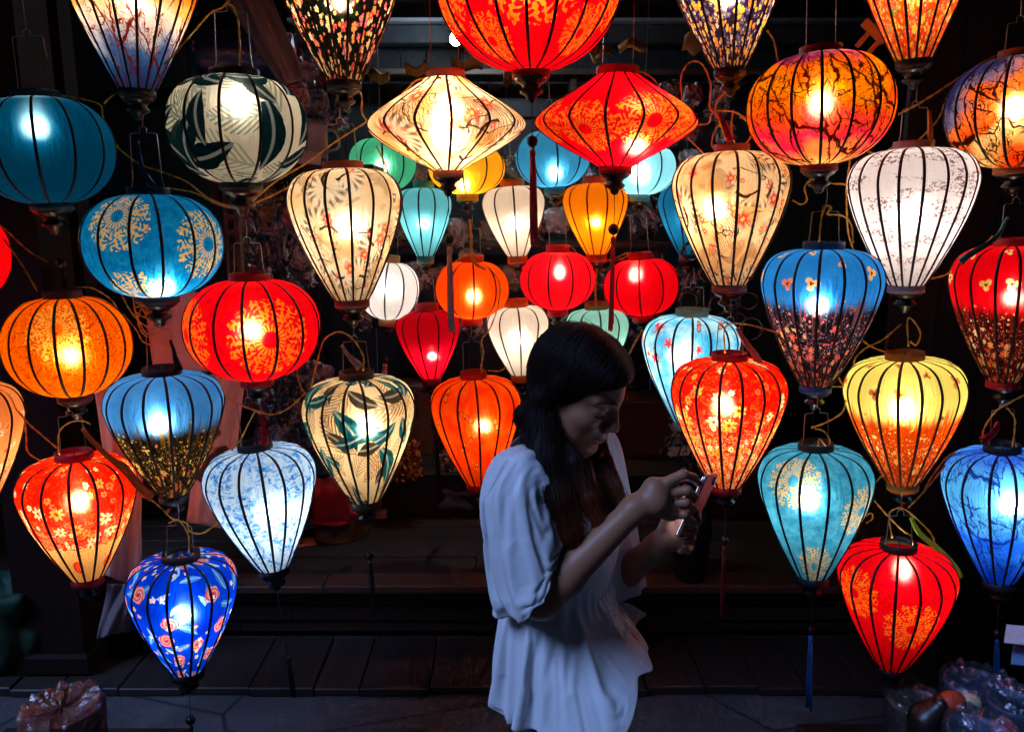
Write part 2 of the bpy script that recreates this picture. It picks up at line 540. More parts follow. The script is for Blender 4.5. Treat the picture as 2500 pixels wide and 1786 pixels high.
def P_butterfly(g, u, v, bg, bg2, wing, line, scale=2.1, dens=0.6, seed=0.0, extra=None):
    n = g.noise(g.comb(u * 1.6 + seed, v * 1.6), 1.2, 4.0, 0.6)
    c = g.mix(g.step(0.36, 0.66, n), bg, bg2)
    if extra:
        c = flowers(g, u, v, 1.9, 0.36, c, extra, 5, 2.7 + seed, g.m('ADD', 0.42, 0.0), extra[0], 0.2, 0.3)
    p = g.comb(u + 0.3 + seed, v + 0.9)
    d, cc, pos = g.vor(p, scale, 'F1', 0.8)
    r1, r2, r3 = g.sep(cc)
    px, py, _ = g.sep(pos)
    x, y = rotu(g, (u + 0.3 + seed - px) * scale, (v + 0.9 - py) * scale, r1 * 6.28)
    a, rr = g.ang(x, y), g.len2(x, y)
    rad = 0.40 * g.abs(g.sin(a)) * (0.72 + 0.28 * g.cos(a * 4.0 - 0.6)) * (r2 * 0.4 + 0.7)
    on = r3 < dens
    m = (rr < rad) * on
    rim = m * (rr > rad - 0.045)
    vein = m * g.step(0.75, 0.95, g.cos(a * 22))
    c = g.mix(m * 0.85, c, g.mix(r2, wing[0], wing[1]))
    c = g.mix(g.mx(rim, vein * 0.6), c, line)
    bod = (g.abs(y) < 0.022) * (g.abs(x) < 0.13) * on
    return g.mix(bod, c, line)

def P_damask(g, u, v, bg, bg2, dark, gold, cu, cv, r):
    n = g.noise(g.comb(u * 2, v * 2), 1.0, 3.0)
    c = g.mix(n, bg, bg2)
    d1 = g.noise(g.comb(u * 5.0, v * 5.0), 1.0, 1.0, 0.5, 2.6)
    s = g.sin(d1 * 38.0)
    fil = g.noise(g.comb(u * 9 + 5, v * 9), 1.0, 2.0, 0.6, 1.5)
    c = g.mix(g.step(0.1, 0.45, s) * g.step(0.42, 0.50, fil), c, dark)
    c = g.mix(g.step(0.60, 0.64, fil) * 0.8, c, gold)
    return mandala(g, u, v, c, (gold, '#ffd070'), cu, cv, r)

def P_gold(g, u, v, red, red2, gold, cream, vband=None, seed=0.0):
    """gold and white blossoms on red; thicker towards the bottom, or over a patterned gold hem"""
    n = g.noise(g.comb(u * 2.2 + seed, v * 2.2), 1.0, 3.0)
    c = g.mix(n, red, red2)
    low = g.step(1.9, 0.6, v)
    k = g.noise(g.comb(u * 8 + seed, v * 8), 1.0, 3.0, 0.6, 1.6)
    c = g.mix(g.step(0.53, 0.60, k) * (low * 0.7 + 0.25), c, gold)
    k2 = g.noise(g.comb(u * 13 + seed, v * 17), 1.0, 2.0, 0.6, 2.0)
    c = g.mix(g.step(0.55, 0.60, k2) * low, c, cream)
    c = flowers(g, u, v, 3.4, 0.52, c, [gold, cream, '#ffb040', cream], 7, 0.4 + seed, low * 0.55 + 0.32, '#d03010', 0.08, 0.35)
    c = flowers(g, u, v, 6.0, 0.50, c, [cream, gold, '#ff7030'], 6, 1.6 + seed, low * 0.75 + 0.18, '#e04010')
    if vband:
        w = 0.06 * g.abs(g.sin(u * 9))
        t = g.step(0.01, -0.01, v - vband - w)
        sc = g.sin(g.len2(g.m('FRACT', u * 3.2) - 0.5, g.m('FRACT', v * 4.5) - 0.5) * 44)
        hem = g.mix(g.step(0.1, 0.5, sc), '#ffe2a0', '#d98a20')
        # round red seals on the hem
        x = (g.m('FRACT', u * 0.95 + 0.25) - 0.5) / 0.95
        y = v - vband * 0.52
        rr = g.len2(x, y)
        seal = g.step(0.17, 0.155, rr)
        cut = g.step(0.2, 0.4, g.sin(x * 70) * g.sin(y * 70)) * g.step(0.13, 0.12, rr)
        hem = g.mix(seal * (1 - cut), hem, red)
        c = g.mix(t, c, hem)
    return c
# ------------------------------------------------------------------ the setting: street, deck, platform, walls, roof
def wood_mat(name, c1, c2, rough=0.55, grain=(2.0, 2.0, 40.0), spec=0.35):
    g = G(name)
    x, y, z = g.sep(g.obj())
    info = g.node('ShaderNodeObjectInfo')
    rnd = V(g, info.outputs['Random'])
    p = g.comb(x * grain[0] + rnd * 31, y * grain[1] + rnd * 17, z * grain[2])
    n = g.noise(p, 1.0, 5.0, 0.6, 0.8)
    n2 = g.noise(g.obj(), 9.0, 4.0)
    c = g.mix(n, c1, c2)
    c = g.mix(rnd * 0.5, c, g.mix(0.6, c, '#000000'))
    c = g.mix(g.step(0.55, 0.8, n2) * 0.4, c, g.mix(0.5, c, '#000000'))
    return g.done(g.bsdf(c, n * 0.25 + rough - 0.1, spec, 0, g.bump(n * 0.7 + n2 * 0.5, 0.35, 0.004)))

M_plank = wood_mat('worn_deck_wood', (0.012, 0.009, 0.008), (0.040, 0.030, 0.026), 0.5, (40, 1.5, 40))
M_board = wood_mat('old_brown_wood', (0.016, 0.010, 0.008), (0.050, 0.030, 0.022), 0.6, (2, 40, 40))
M_nose = wood_mat('reddish_edge_wood', (0.06, 0.026, 0.016), (0.14, 0.065, 0.042), 0.5, (2, 40, 40))
M_wall = wood_mat('dark_painted_boards', (0.005, 0.008, 0.010), (0.017, 0.024, 0.030), 0.5, (40, 40, 2))
M_wallb = wood_mat('brown_panel_wood', (0.016, 0.007, 0.004), (0.036, 0.016, 0.010), 0.6, (40, 40, 2))

M_post = wood_mat('black_brown_post', (0.010, 0.004, 0.002), (0.022, 0.009, 0.006), 0.75, (40, 40, 2), 0.15)

g = G('street_concrete')
o_ = g.obj()
n1 = g.noise(o_, 1.4, 5.0, 0.6)
n2 = g.noise(o_, 38.0, 4.0, 0.7)
n3 = g.noise(o_, 5.0, 3.0, 0.6, 0.6)
cc = g.mix(n1, (0.030, 0.034, 0.040), (0.115, 0.118, 0.13))
cc = g.mix(g.step(0.48, 0.66, n3) * 0.75, cc, (0.05, 0.05, 0.055))
crk = g.vor(g.comb(*g.sep(o_)[:2]), 1.1, 'DISTANCE_TO_EDGE')
cc = g.mix(g.step(0.012, 0.004, crk + (n2 - 0.5) * 0.012) * 0.8, cc, (0.012, 0.012, 0.014))
M_ground = g.done(g.bsdf(g.mix(n2 * 0.4, cc, (0.03, 0.03, 0.03)), n1 * 0.3 + 0.42, 0.4, 0, g.bump(n2 + n1 + n3, 0.5, 0.010)))

b = MB()
NG = 40
vs = [(-20 + 40 * i / NG, -18 + 40 * j / NG, 0) for j in range(NG + 1) for i in range(NG + 1)]
b.add(vs, [(j * (NG + 1) + i, j * (NG + 1) + i + 1, (j + 1) * (NG + 1) + i + 1, (j + 1) * (NG + 1) + i) for j in range(NG) for i in range(NG)])
tag(b.build('ground', M_ground), kind='structure')

def board(name, parent, x0, x1, y0, y1, z0, z1, mat, jit=0.0, bev=0.004):
    """a plank with eased long edges"""
    hx, hy, hz = (x1 - x0) / 2, (y1 - y0) / 2, (z1 - z0) / 2
    e = min(bev, hx * .3, hy * .3, hz * .3)
    vs, fs = [], []
    for sz, ins in ((-1, e), (-1, 0), (1, 0), (1, e)):
        zz = sz * (hz if ins else hz - e)
        k = ins
        for sx, sy in ((-1, -1), (1, -1), (1, 1), (-1, 1)):
            vs.append((sx * (hx - k), sy * (hy - k), zz))
    for r in range(3):
        for k in range(4):
            fs.append((r * 4 + k, r * 4 + (k + 1) % 4, r * 4 + 4 + (k + 1) % 4, r * 4 + 4 + k))
    fs += [(3, 2, 1, 0), (12, 13, 14, 15)]
    o = MB().add(vs, fs).build(name, mat, parent, False)
    o.location = ((x0 + x1) / 2, (y0 + y1) / 2, (z0 + z1) / 2)
    if jit:
        o.rotation_euler = (random.uniform(-jit, jit), random.uniform(-jit, jit), random.uniform(-jit, jit) * .5)
    return o

deck = tag(empty('deck', (0, 2.84, 0)), kind='structure')
x = -2.6
while x < 2.6:
    w = random.uniform(.15, .27)
    o = board('plank', deck, x + .002, x + w - .002, 2.66 - 2.84 + random.uniform(-.012, .012), 3.02 - 2.84, .002, .034 + random.uniform(-.003, .003), M_plank, .004)
    x += w

plat = tag(empty('platform', (0, 3.0, 0)), kind='structure')
for z0, z1, dy in ((.036, .085, .06), (.092, .165, .045), (.172, .243, .03)):
    x = -2.7
    while x < 2.7:
        w = random.uniform(1.2, 1.9)
        board('fascia_board', plat, x, x + w - .004, dy, dy + .025, z0, z1, M_board, .002)
        x += w
x = -2.7
while x < 2.7:
    w = random.uniform(1.5, 2.1)
    board('nosing', plat, x, x + w - .003, -.03, .09, .248, .280 + random.uniform(-.003, .003), M_nose, .002, .008)
    x += w
for j in range(8):
    y0 = .095 + j * .17
    x = -2.7 - random.random()
    while x < 2.7:
        w = random.uniform(1.4, 2.2)
        board('floor_board', plat, x, x + w - .003, y0, y0 + .165, .246, .276 + random.uniform(-.003, .003), M_board, .002)
        x += w
# low second step that carries the goods
st = tag(empty('display_step', (0, 3.72, .28)), 'low dark wooden step at the back of the raised floor', 'step')
board('step_front', st, -2.5, 2.5, 0, .02, .0, .19, M_board)
for j in range(4):
    board('step_board', st, -2.5, 2.5, -.02 + j * .2, .175 + j * .2, .195, .22, M_board, .002)

back_wall = empty('back_wall', (0, 4.62, 0), 'dark blue-grey board wall at the very back of the shop', 'wall')
x = -3.0
while x < 3.0:
    w = random.uniform(.13, .19)
    board('wall_board', back_wall, x, x + w - .006, random.uniform(0, .008), .03, .28, 3.0, M_wall, .002)
    x += w
# frame rails and door leaf in the middle, lit by the bare bulb
door = empty('plank_door', (0, 4.55, .5), 'blue-grey plank door behind the diamond lanterns', 'door')
for i in range(7):
    board('door_board', door, -.62 + i * .19, -.62 + i * .19 + .183, 0, .028, 0, 1.86, M_wall, .002)
for z in (.15, 1.0, 1.74):
    board('rail', door, -.63, .71, -.03, -.003, z, z + .10, M_wall, .001)

right_wall = empty('panelled_wall', (1.62, 2.95, 0), 'dark brown board wall behind the right-hand lanterns', 'wall')
x = -.22
while x < 2.6:
    w = random.uniform(.16, .24)
    board('wall_board', right_wall, x, x + w - .005, random.uniform(0, .006), .03, .285, 3.0, M_wallb, .002)
    x += w
left_wall = empty('left_wall', (-2.9, 2.6, 0), 'dark side wall of boards on the far left', 'wall')
y = 0
while y < 2.0:
    board('wall_board', left_wall, 0, .03, y, y + .185, .285 if y > .4 else .04, 3.0, M_wallb, .002)
    y += .19
lp = empty('pillar', at(45, 900, 2.75) * 1.0, 'brown square wooden post behind the teal lantern', 'post')
lp.location.z = 0
board('post_shaft', lp, -.12, .12, 0, .2, .05, 3.0, M_post, .0, .012)
board('post_foot', lp, -.14, .14, -.02, .22, 0.036, .12, M_post, .0, .012)
lp2 = empty('thin_post', at(190, 900, 3.05) * 1.0, 'thin dark post right of the brown square one', 'post')
lp2.location.z = .28
board('post_shaft', lp2, -.06, .06, 0, .09, 0, 2.7, M_post, .0, .008)
board('post_foot', lp2, -.08, .08, -.02, .11, 0, .10, M_board, .0, .008)

roof = tag(empty('roof', (0, 3.0, 3.0)), kind='structure')
for j in range(23):
    board('roof_board', roof, -3.0, 3.0, -2.10 + j * .165, -2.10 + j * .165 + .16, random.uniform(0, .01), .03, M_board, .001)  # unseen front edge carried out over the street to limit where the sun falls
for i, (yy, zz, r) in enumerate(((2.08, 2.62, .035), (2.02, 2.80, .03), (2.5, 2.70, .03), (3.4, 2.80, .035))):
    rail = MB().tube([(-2.9, yy, zz), (-1.2, yy, zz - .012), (0, yy, zz + .006), (1.3, yy, zz - .008), (2.9, yy, zz)], r, 10).build('hanging_rail', M_board)
    tag(rail, ['front bamboo pole under the roof carrying the lanterns', 'upper front pole under the roof boards', 'second pole behind the front lanterns', 'rear pole carrying the small plain lanterns'][i], 'pole')
    
beam = empty('cross_beam', (0, 4.30, 0), 'pale-edged beam beside the bare bulb near the ceiling', 'beam')
zb = at(1000, 75, 4.3).z
board('beam_face', beam, -1.1, 2.0, 0, .10, zb - .06, zb + .03, M_wall, .001, .006)
board('beam_ledge', beam, -1.12, 2.02, -.05, .10, zb + .034, zb + .052, simple('grey_paint', (.10, .11, .13), .5), .001, .004)
lower = empty('lower_shelf', (0, 4.35, 0), 'dark shelf plank below the pale-edged beam', 'shelf')
zl = at(1000, 190, 4.35).z
board('shelf_plank', lower, -1.3, 1.9, -.10, .15, zl, zl + .03, M_board, .001)
for sx in (-1.1, .3, 1.7):
    board('bracket', lower, sx, sx + .03, -.05, .17, zl - .12, zl - .002, M_board, .0)

# ------------------------------------------------------------------ lanterns
PROF = {
 'balloon': [(0, .0), (.06, .12), (.12, .225), (.2, .36), (.3, .52), (.4, .665), (.5, .795), (.6, .90), (.68, .965), (.75, 1), (.81, .985), (.87, .915), (.92, .81), (.955, .66), (.98, .46), (.993, .22), (1, 0)],
 'tall': [(0, .0), (.08, .14), (.16, .27), (.26, .43), (.38, .61), (.5, .77), (.6, .885), (.7, .97), (.77, 1), (.84, .97), (.9, .86), (.95, .67), (.98, .44), (.993, .2), (1, 0)],
 'round': [(0, 0), (.012, .12), (.04, .30), (.09, .50), (.16, .68), (.25, .835), (.35, .94), (.45, .99), (.53, 1), (.62, .985), (.72, .925), (.82, .80), (.89, .65), (.95, .45), (.985, .22), (1, 0)],
 'diamond': [(0, 0), (.08, .19), (.16, .40), (.24, .60), (.32, .78), (.39, .91), (.44, .978), (.475, 1), (.515, .988), (.57, .93), (.65, .79), (.74, .59), (.83, .375), (.92, .165), (1, 0)],
}

def profile(kind, rb, rt, n=40):
    pts = PROF[kind]
    out = []
    for i in range(n + 1):
        t = i / n
        if t > .8: t = 1 - (1 - t) ** 1.5 * .2 ** -.5      # finer rings near the neck
        for j in range(len(pts) - 1):
            if pts[j][0] <= t <= pts[j + 1][0] + 1e-9:
                p0, p1 = pts[max(j - 1, 0)], pts[j]
                p2, p3 = pts[j + 1], pts[min(j + 2, len(pts) - 1)]
                w = (t - p1[0]) / (p2[0] - p1[0])
                m1 = (p2[1] - p0[1]) / max(p2[0] - p0[0], 1e-6) * (p2[0] - p1[0])
                m2 = (p3[1] - p1[1]) / max(p3[0] - p1[0], 1e-6) * (p2[0] - p1[0])
                r = (2 * w**3 - 3 * w**2 + 1) * p1[1] + (w**3 - 2 * w**2 + w) * m1 + (-2 * w**3 + 3 * w**2) * p2[1] + (w**3 - w**2) * m2
                break
        wide = max(pts, key=lambda q: q[1])[0]
        if t <= wide: r = rb + (1 - rb) * r
        else: r = rt + (1 - rt) * r
        out.append((t, min(r, 1.0)))
    return out

def shade_mat(name, pat, h, hot=0.10, weave=0.10, fwd=0.31):
    g = G(name)
    u, v, _ = g.sep(g.uv())
    c = pat(g, u, v, h)
    w = silk(g, u, v, weave)
    c = g.mix(1.0, c, g.comb(w, w, w), 'MULTIPLY')
    n_ = g.node('ShaderNodeGamma'); g.put(n_.inputs[0], c); n_.inputs[1].default_value = 1.22      # dyed twice: deeper tones
    c = V(g, n_.outputs[0])
    # woven silk: part of the light scatters evenly, part leans forward, a little shows the bulb itself
    wr = g.noise(g.comb(u * 7.0, v * 2.0), 1.0, 3.0, 0.6, 0.4)
    nb = g.bump(wr + g.noise(g.comb(u * 60, v * 60), 1.0, 1.0) * 0.12, 0.45, 0.03)
    n_ = g.node('ShaderNodeGamma'); g.put(n_.inputs[0], c); n_.inputs[1].default_value = 0.45
    soft = g.mix(0.22, V(g, n_.outputs[0]), '#fff0d8')
    tr = g.shader('ShaderNodeBsdfTranslucent', Color=c)
    g.put(tr.k.node.inputs['Normal'], nb)
    df = g.shader('ShaderNodeBsdfDiffuse', Color=g.mix(0.30, c, '#000000'))
    wide = g.shader('ShaderNodeBsdfRefraction', Color=c, Roughness=0.86, IOR=1.30)
    g.put(wide.k.node.inputs['Normal'], nb)
    base = g.mixs(0.18, g.mixs(fwd, tr, wide), df)
    rf = g.shader('ShaderNodeBsdfRefraction', Color=soft, Roughness=0.56, IOR=1.22)
    return g.done(g.mixs(hot * 0.85, base, rf))

M_wood = simple('dark_lacquered_wood', (0.010, 0.006, 0.005), 0.30, 0.35, 0, 0.4, 60)
M_wire = simple('galvanised_wire', (0.30, 0.27, 0.25), 0.35, 0.5, 0.9)
M_string = simple('black_thread', (0.03, 0.02, 0.02), 0.7)

_bulbs = {}
def bulb_mat(col, strength):
    key = (tuple(col), round(strength, 1))
    if key not in _bulbs:
        g = G('bulb_glass')
        _bulbs[key] = g.done(g.shader('ShaderNodeEmission', Color=lin(col), Strength=float(strength)))
        _bulbs[key].cycles.emission_sampling = 'NONE'
    return _bulbs[key]

def bulb_mesh(r, mat):
    b = MB()
    prof = [(r * math.sin(math.pi * i / 8) * (1.0 if i < 5 else 0.93), -r * math.cos(math.pi * i / 8) * (1 if i < 5 else 1.25)) for i in range(1, 8)]
    b.lathe([(p[0], p[1]) for p in prof], 10)
    return b.mesh('bulb', mat)

def tassel_parts(root, z, bead_r, length, width, col, gap=0.03, drop=0.05):
    """cord, wooden bead and silk tassel hanging on the axis under height z (local)"""
    MB().tube([(0, 0, z), (0.001, 0, z - gap * .5), (0, 0, z - gap - drop)], 0.0011, 5).build('tassel_cord', M_string, root)
    zb = z - gap
    b = MB()
    b.lathe([(bead_r * max(.18, math.sin(math.pi * i / 8)), zb - bead_r * math.cos(math.pi * i / 8)) for i in range(9)], 14)
    b.build('bead', M_wood, root)
    zt = zb - bead_r - 0.004
    w = width
    tm = simple('tassel_silk_%d_%d_%d' % tuple(int(v * 99) for v in lin(col)[:3]), lin(col)[:3], 0.55, 0.4, 0, 0.5, 220)
    t = MB()
    t.lathe([(w * .22, zt), (w * .40, zt - .004), (w * .42, zt - .014), (w * .30, zt - .018), (w * .34, zt - .024)], 14)
    for k in range(26):        # the threads of the tassel
        a, q = random.uniform(0, 6.28), math.sqrt(random.random())
        c_, s_ = math.cos(a) * q, math.sin(a) * q
        e = length * random.uniform(.93, 1.03)
        j1, j2 = random.uniform(-.1, .1), random.uniform(-.16, .16)
        t.tube([(c_ * w * .28, s_ * w * .28, zt - .016), (c_ * w * .40, s_ * w * .40, zt - e * .3), ((c_ + j1) * w * .46, s_ * w * .46, zt - e * .7), ((c_ + j2) * w * .48, s_ * w * .48, zt - e)], w * .085, 4)
    t.build('tassel', tm, root)

LANTERNS = {}
_wires = {}

def lantern(key, kind, T, B, hw, Y, pat, label, N=16, collar='#7a2018', rib=(0.02, 0.008, 0.006), rb=0.30, rt=0.34,
            power=60., bulb=(1, .80, .52), bt=0.55, bx=0.0, hot=0.10, hang=60, up=None, base=True, tassel=None,
            phase=None, ribw=0.0037, spread=1.0, wave=0.17, brr=0.017, two=False):
    k_ = 1 - 1.2 * (hw / FPX) ** 2                 # the outline of a round thing sits a little further out than its axis
    T, B = (1250 + (T[0] - 1250) * k_, T[1]), (1250 + (B[0] - 1250) * k_, B[1])
    P, Q = at(T[0], T[1], Y), at(B[0], B[1], Y)
    ax = P - Q
    H = ax.length
    s = mpp((T[0] + B[0]) / 2, (T[1] + B[1]) / 2, Y)
    xm = ((T[0] + B[0]) / 2 - 1250) / FPX
    Rm = hw * s / math.sqrt(1 + xm * xm)          # a round thing looks wider towards the edge of a wide lens
    root = empty('silk_lantern', Q, label, 'lantern', 'lit silk lanterns hanging in the shop')
    root.rotation_euler = (0, math.atan2(ax.x, ax.z), 0)
    if phase is None: phase = random.uniform(0, 6.28 / N)
    pr = profile(kind, rb, rt)
    # shade: cloth stretched in flat gores between the ribs
    seg = N * 6
    vs, fs, uvs = [], [], []
    arc = [0.0]
    for i in range(1, len(pr)):
        dz = (pr[i][0] - pr[i - 1][0]) * H
        dr = (pr[i][1] - pr[i - 1][1]) * Rm
        arc.append(arc[-1] + math.hypot(dz, dr) / Rm)
    for i, (t, r) in enumerate(pr):
        for k in range(seg + 1):
            th = -math.pi + 2 * math.pi * k / seg
            ph = ((th - phase) / (2 * math.pi / N)) % 1.0 - 0.5
            ph = (0.5 - abs(ph))           # 0 on a rib, .5 between
            fl = 1 - 0.85 * (1 - math.cos(math.pi / N) / math.cos((0.5 - ph) * 2 * math.pi / N))
            vs.append((math.sin(th) * r * Rm * fl, -math.cos(th) * r * Rm * fl, t * H))
    for i in range(len(pr) - 1):
        for k in range(seg):
            a = i * (seg + 1) + k
            fs.append((a, a + 1, a + seg + 2, a + seg + 1))
    me = bpy.data.meshes.new('shade')
    me.from_pydata(vs, [], fs)
    uvl = me.uv_layers.new(name='UVMap')
    vi = np.empty(len(me.loops), dtype=np.int32)
    me.loops.foreach_get('vertex_index', vi)
    th = -math.pi + 2 * math.pi * (vi % (seg + 1)) / seg
    av = np.array(arc)[vi // (seg + 1)]
    uvl.data.foreach_set('uv', np.stack([th, av], 1).astype(np.float32).ravel())
    me.shade_smooth()
    tt = [p[0] for p in pr]
    h = lambda t: float(np.interp(t, tt, arc))
    me.materials.append(shade_mat('printed_silk', pat, h, hot, wave))
    link('shade', me, root)
    # ribs, one strip of bamboo each
    rm = MB()
    rv, rf = [], []
    for i, (t, r) in enumerate(pr):
        for (dx, dy) in ((-ribw, 0.0006), (-ribw * .5, -0.0022), (ribw * .5, -0.0022), (ribw, 0.0006)):
            k = 0.55 + 0.45 * min(1, r * 1.3)
            rv.append((dx * k, -r * Rm + dy, t * H))
    for i in range(len(pr) - 1):
        for k in range(4):
            a, b = i * 4 + k, i * 4 + (k + 1) % 4
            rf.append((a, b, b + 4, a + 4))
    rm.add(rv, rf)
    rmat = simple('rib_%d_%d_%d' % tuple(int(v * 999) for v in rib), rib, 0.6, 0.3, 0, 0.5, 90)
    rme = rm.mesh('rib', rmat)
    for k in range(N):
        o = link('rib', rme, root)
        o.rotation_euler = (random.uniform(-.004, .004), random.uniform(-.004, .004), phase + 2 * math.pi * k / N + random.uniform(-.02, .02))
    # collars
    cm = simple('collar_' + collar[1:], collar, 0.6, 0.35, 0, 0.3, 70)
    hc = max(0.012, 17 * s)
    rt_, rb_ = rt * Rm * 1.03, rb * Rm * 1.04
    MB().lathe([(rt_ * 1.0, H - 0.004), (rt_ * 1.015, H + hc * .5), (rt_ * 1.0, H + hc), (rt_ * .93, H + hc), (rt_ * .93, H - 0.002)], 30, False, False).build('top_collar', cm, root)
    bc = MB().lathe([(rb_ * .92, 0.003), (rb_ * 1.0, 0.003), (rb_ * 1.0, -hc), (rb_ * .94, -hc), (rb_ * .92, -hc + .004)], 26, False, False).build('bottom_collar', cm, root)
    z = -hc
    if base:
        q = rb_
        b = MB().lathe([(q * .93, z + .004), (q * .93, z), (q * .80, z - q * .18), (q * .55, z - q * .30), (q * .46, z - q * .50), (q * .62, z - q * .62), (q * .60, z - q * .74), (q * .30, z - q * .90), (q * .24, z - q * 1.10), (q * .10, z - q * 1.22)][::-1], 22)
        o = b.build('base_knob', M_wood, root)
        z -= q * 1.2
    # bulb on its flex
    zb = H * bt
    rr_ = brr * (Rm / 0.15) ** .5
    o = link('bulb', bulb_mesh(rr_ * .6, bulb_mat(bulb, 2.0)), root)
    o.location = (bx * Rm, 0, zb + rr_ * 1.9)
    ld = bpy.data.lights.new('bulb_light', 'POINT')
    ld.color = bulb
    ld.energy = 1.14 * power * (Rm / 0.15) * (4 * math.pi * math.pi * rr_ * rr_)
    ld.shadow_soft_size = rr_
    lo = link('bulb_light', ld, root)
    lo.location = (bx * Rm, 0, zb)
    MB().tube([(bx * Rm, 0, zb + brr * 1.1), (bx * Rm * .6, 0, zb + (H - zb) * .5), (0, 0, H + hc)], 0.0022, 5).build('flex', simple('flex_brown', (0.05, 0.03, 0.015), 0.5), root)
    # wire bail
    hz = hang * s
    ztop = H + hc + hz
    if hang:
        w = rt_ * .74
        if two:
            for sx in (-1, 1):
                MB().tube([(sx * w, 0, H), (sx * w * .96, 0, H + hc + .01), (sx * w * .85, 0, H + hc + (up or 0.6))], 0.0011, 5).build('suspension_wire', M_wire, root)
        else:
            pts = [(-w * 1.12, 0, H + hc * .4), (-w * 1.08, 0, H + hc), (-w * .98, 0, H + hc + hz * .15), (-w * .90, 0, ztop - .004), (-w * .84, 0, ztop), (-.008, 0, ztop + .002), (-.009, 0, ztop + .012), (0, 0, ztop + .019), (.009, 0, ztop + .012), (.008, 0, ztop + .002), (w * .84, 0, ztop), (w * .90, 0, ztop - .004), (w * .98, 0, H + hc + hz * .15), (w * 1.08, 0, H + hc), (w * 1.12, 0, H + hc * .4)]
            MB().tube(pts, 0.0013, 5).build('wire_bail', M_wire, root)
            up = up or .045
            if up:
                MB().tube([(0, 0, ztop + .015), (0.002, 0, ztop + .015 + up * .5), (0, 0, ztop + .015 + up)], 0.0010, 5).build('suspension_wire', M_wire, root)
    if tassel:
        gap, br, ln, wd, tc = tassel
        tassel_parts(root, z, br * s, ln * s, wd * s, tc, gap * s)
    LANTERNS[key] = dict(root=root, s=s, H=H, R=Rm, Y=Y)
    return root

GOLD = ('#ffa83c', '#ff6414')
GOLDB = ('#ffdf9c', '#d9a860')
RED, RED2 = (1.0, 0.008, 0.012), (0.85, 0.0, 0.035)
BRN = (0.035, 0.010, 0.006)

def red_mandala(spots):
    return lambda g, u, v, h: P_mandala(g, u, v, RED, RED2, GOLD, [(a, h(t), r * 1.10) for a, t, r in spots])
def blue_mandala(spots, c1=(0.0, .22, .52), c2=(.02, .36, .66)):
    return lambda g, u, v, h: P_mandala(g, u, v, c1, c2, GOLDB, [(a, h(t), r * 1.10) for a, t, r in spots])
def plain(c, c2=None):
    return lambda g, u, v, h: P_plain(g, u, v, c, c2)

SUNSET1 = [(0, '#2a62b8'), (.22, '#3f7fc8'), (.34, '#b9c6ea'), (.50, '#ffe8dc'), (.60, '#ffc070'), (.72, '#ff8a10'), (1, '#ff3a10')]
SUNSET2 = [(0, '#ffd080'), (.16, '#ff9a60'), (.28, '#ff2868'), (.45, '#ff6a10'), (.62, '#ffa010'), (.78, '#ff7a10'), (.88, '#8a2a70'), (1, '#1a1436')]
SUNSET3 = [(0, '#ff4a10'), (.2, '#ff5a10'), (.34, '#ffb86a'), (.5, '#ffe0a0'), (.62, '#ff6a10'), (.76, '#ff8a40'), (.88, '#8a86b8'), (1, '#2a3a78')]
TREEBLUE = [(0, '#1a58e8'), (.3, '#3a90ff'), (.5, '#78d0ff'), (.7, '#80d8ff'), (1, '#5a90ff')]

# ---- nearest curtain of printed lanterns
lantern('F1', 'tall', (300, -215), (325, 222), 186, 2.10, lambda g, u, v, h: P_branches(g, u, v, SUNSET1, h(.80), '#7a2010', 1.0),
        'sunset-coloured balloon lantern with branch print, cut by the top left edge', 16, '#181012', rb=.25, power=75, bt=.55)
lantern('F2', 'round', (77, 241), (115, 497), 183, 2.12, plain((0.0, .17, .40), (0.01, .28, .52)),
        'dim plain teal round lantern at the left edge, under the sunset balloon', 12, '#0a4a5a', power=24, bt=.70, bx=-.06, hang=125, up=.3, hot=.22, bulb=(1, .88, .66), tassel=(70, 12, 190, 14, '#081418'))
lantern('F3', 'round', (566, 188), (582, 447), 176, 2.08, lambda g, u, v, h: P_tropic(g, u, v, '#f2f2e2', '#ffe6c8', '#0a3a3c', '#051c2c', '#98a484', '#5a7864', '#3a4a4a', .85),
        'dim round lantern with dark green jungle leaves on cream', 12, '#20201c', rib=BRN, power=28, bt=.72, bx=.04, hang=130, up=.25, hot=.14, bulb=(1, .92, .78))
lantern('F4', 'tall', (815, -205), (836, 202), 166, 2.10, lambda g, u, v, h: P_allover(g, u, v, (.004, .006, .008), (.012, .014, .012), ['#ffd890', '#e8203a', '#ff9a40', '#f06080', '#ffe8c0'], (11.0, 7.0, 4.5), (0.45, .40, .35), '#1c3a18'),
        'black balloon lantern with cream and red blossom, at the top edge', 16, '#100c0c', rb=.25, power=55, bt=.5)
lantern('F5', 'round', (1288, -262), (1297, 174), 228, 1.98, red_mandala([(0.02, .50, .62), (-1.25, .45, .5), (1.25, .45, .5), (-.65, .12, .32), (.75, .15, .3)]),
        'largest red lantern with gold mandala, cut by the top edge', 18, '#8a0c10', rb=.2, rt=.2, rib=(.03, .003, .003), power=72, bt=.55, tassel=(95, 15, 240, 20, '#ff4048'))
lantern('F6', 'diamond', (1085, 190), (1091, 418), 195, 2.12, lambda g, u, v, h: P_crane(g, u, v, '#ffe6c4', '#ffae58', '#7a4a34', '#f01808', 0.3),
        'cream diamond-shaped lantern with brushed cranes and red flowers', 14, '#c87868', rib=BRN, rb=.18, rt=.235, power=74, bulb=(1, .84, .62), bt=.5, two=True, hang=60, up=.7, tassel=(105, 14, 215, 18, '#ffb4ae'))
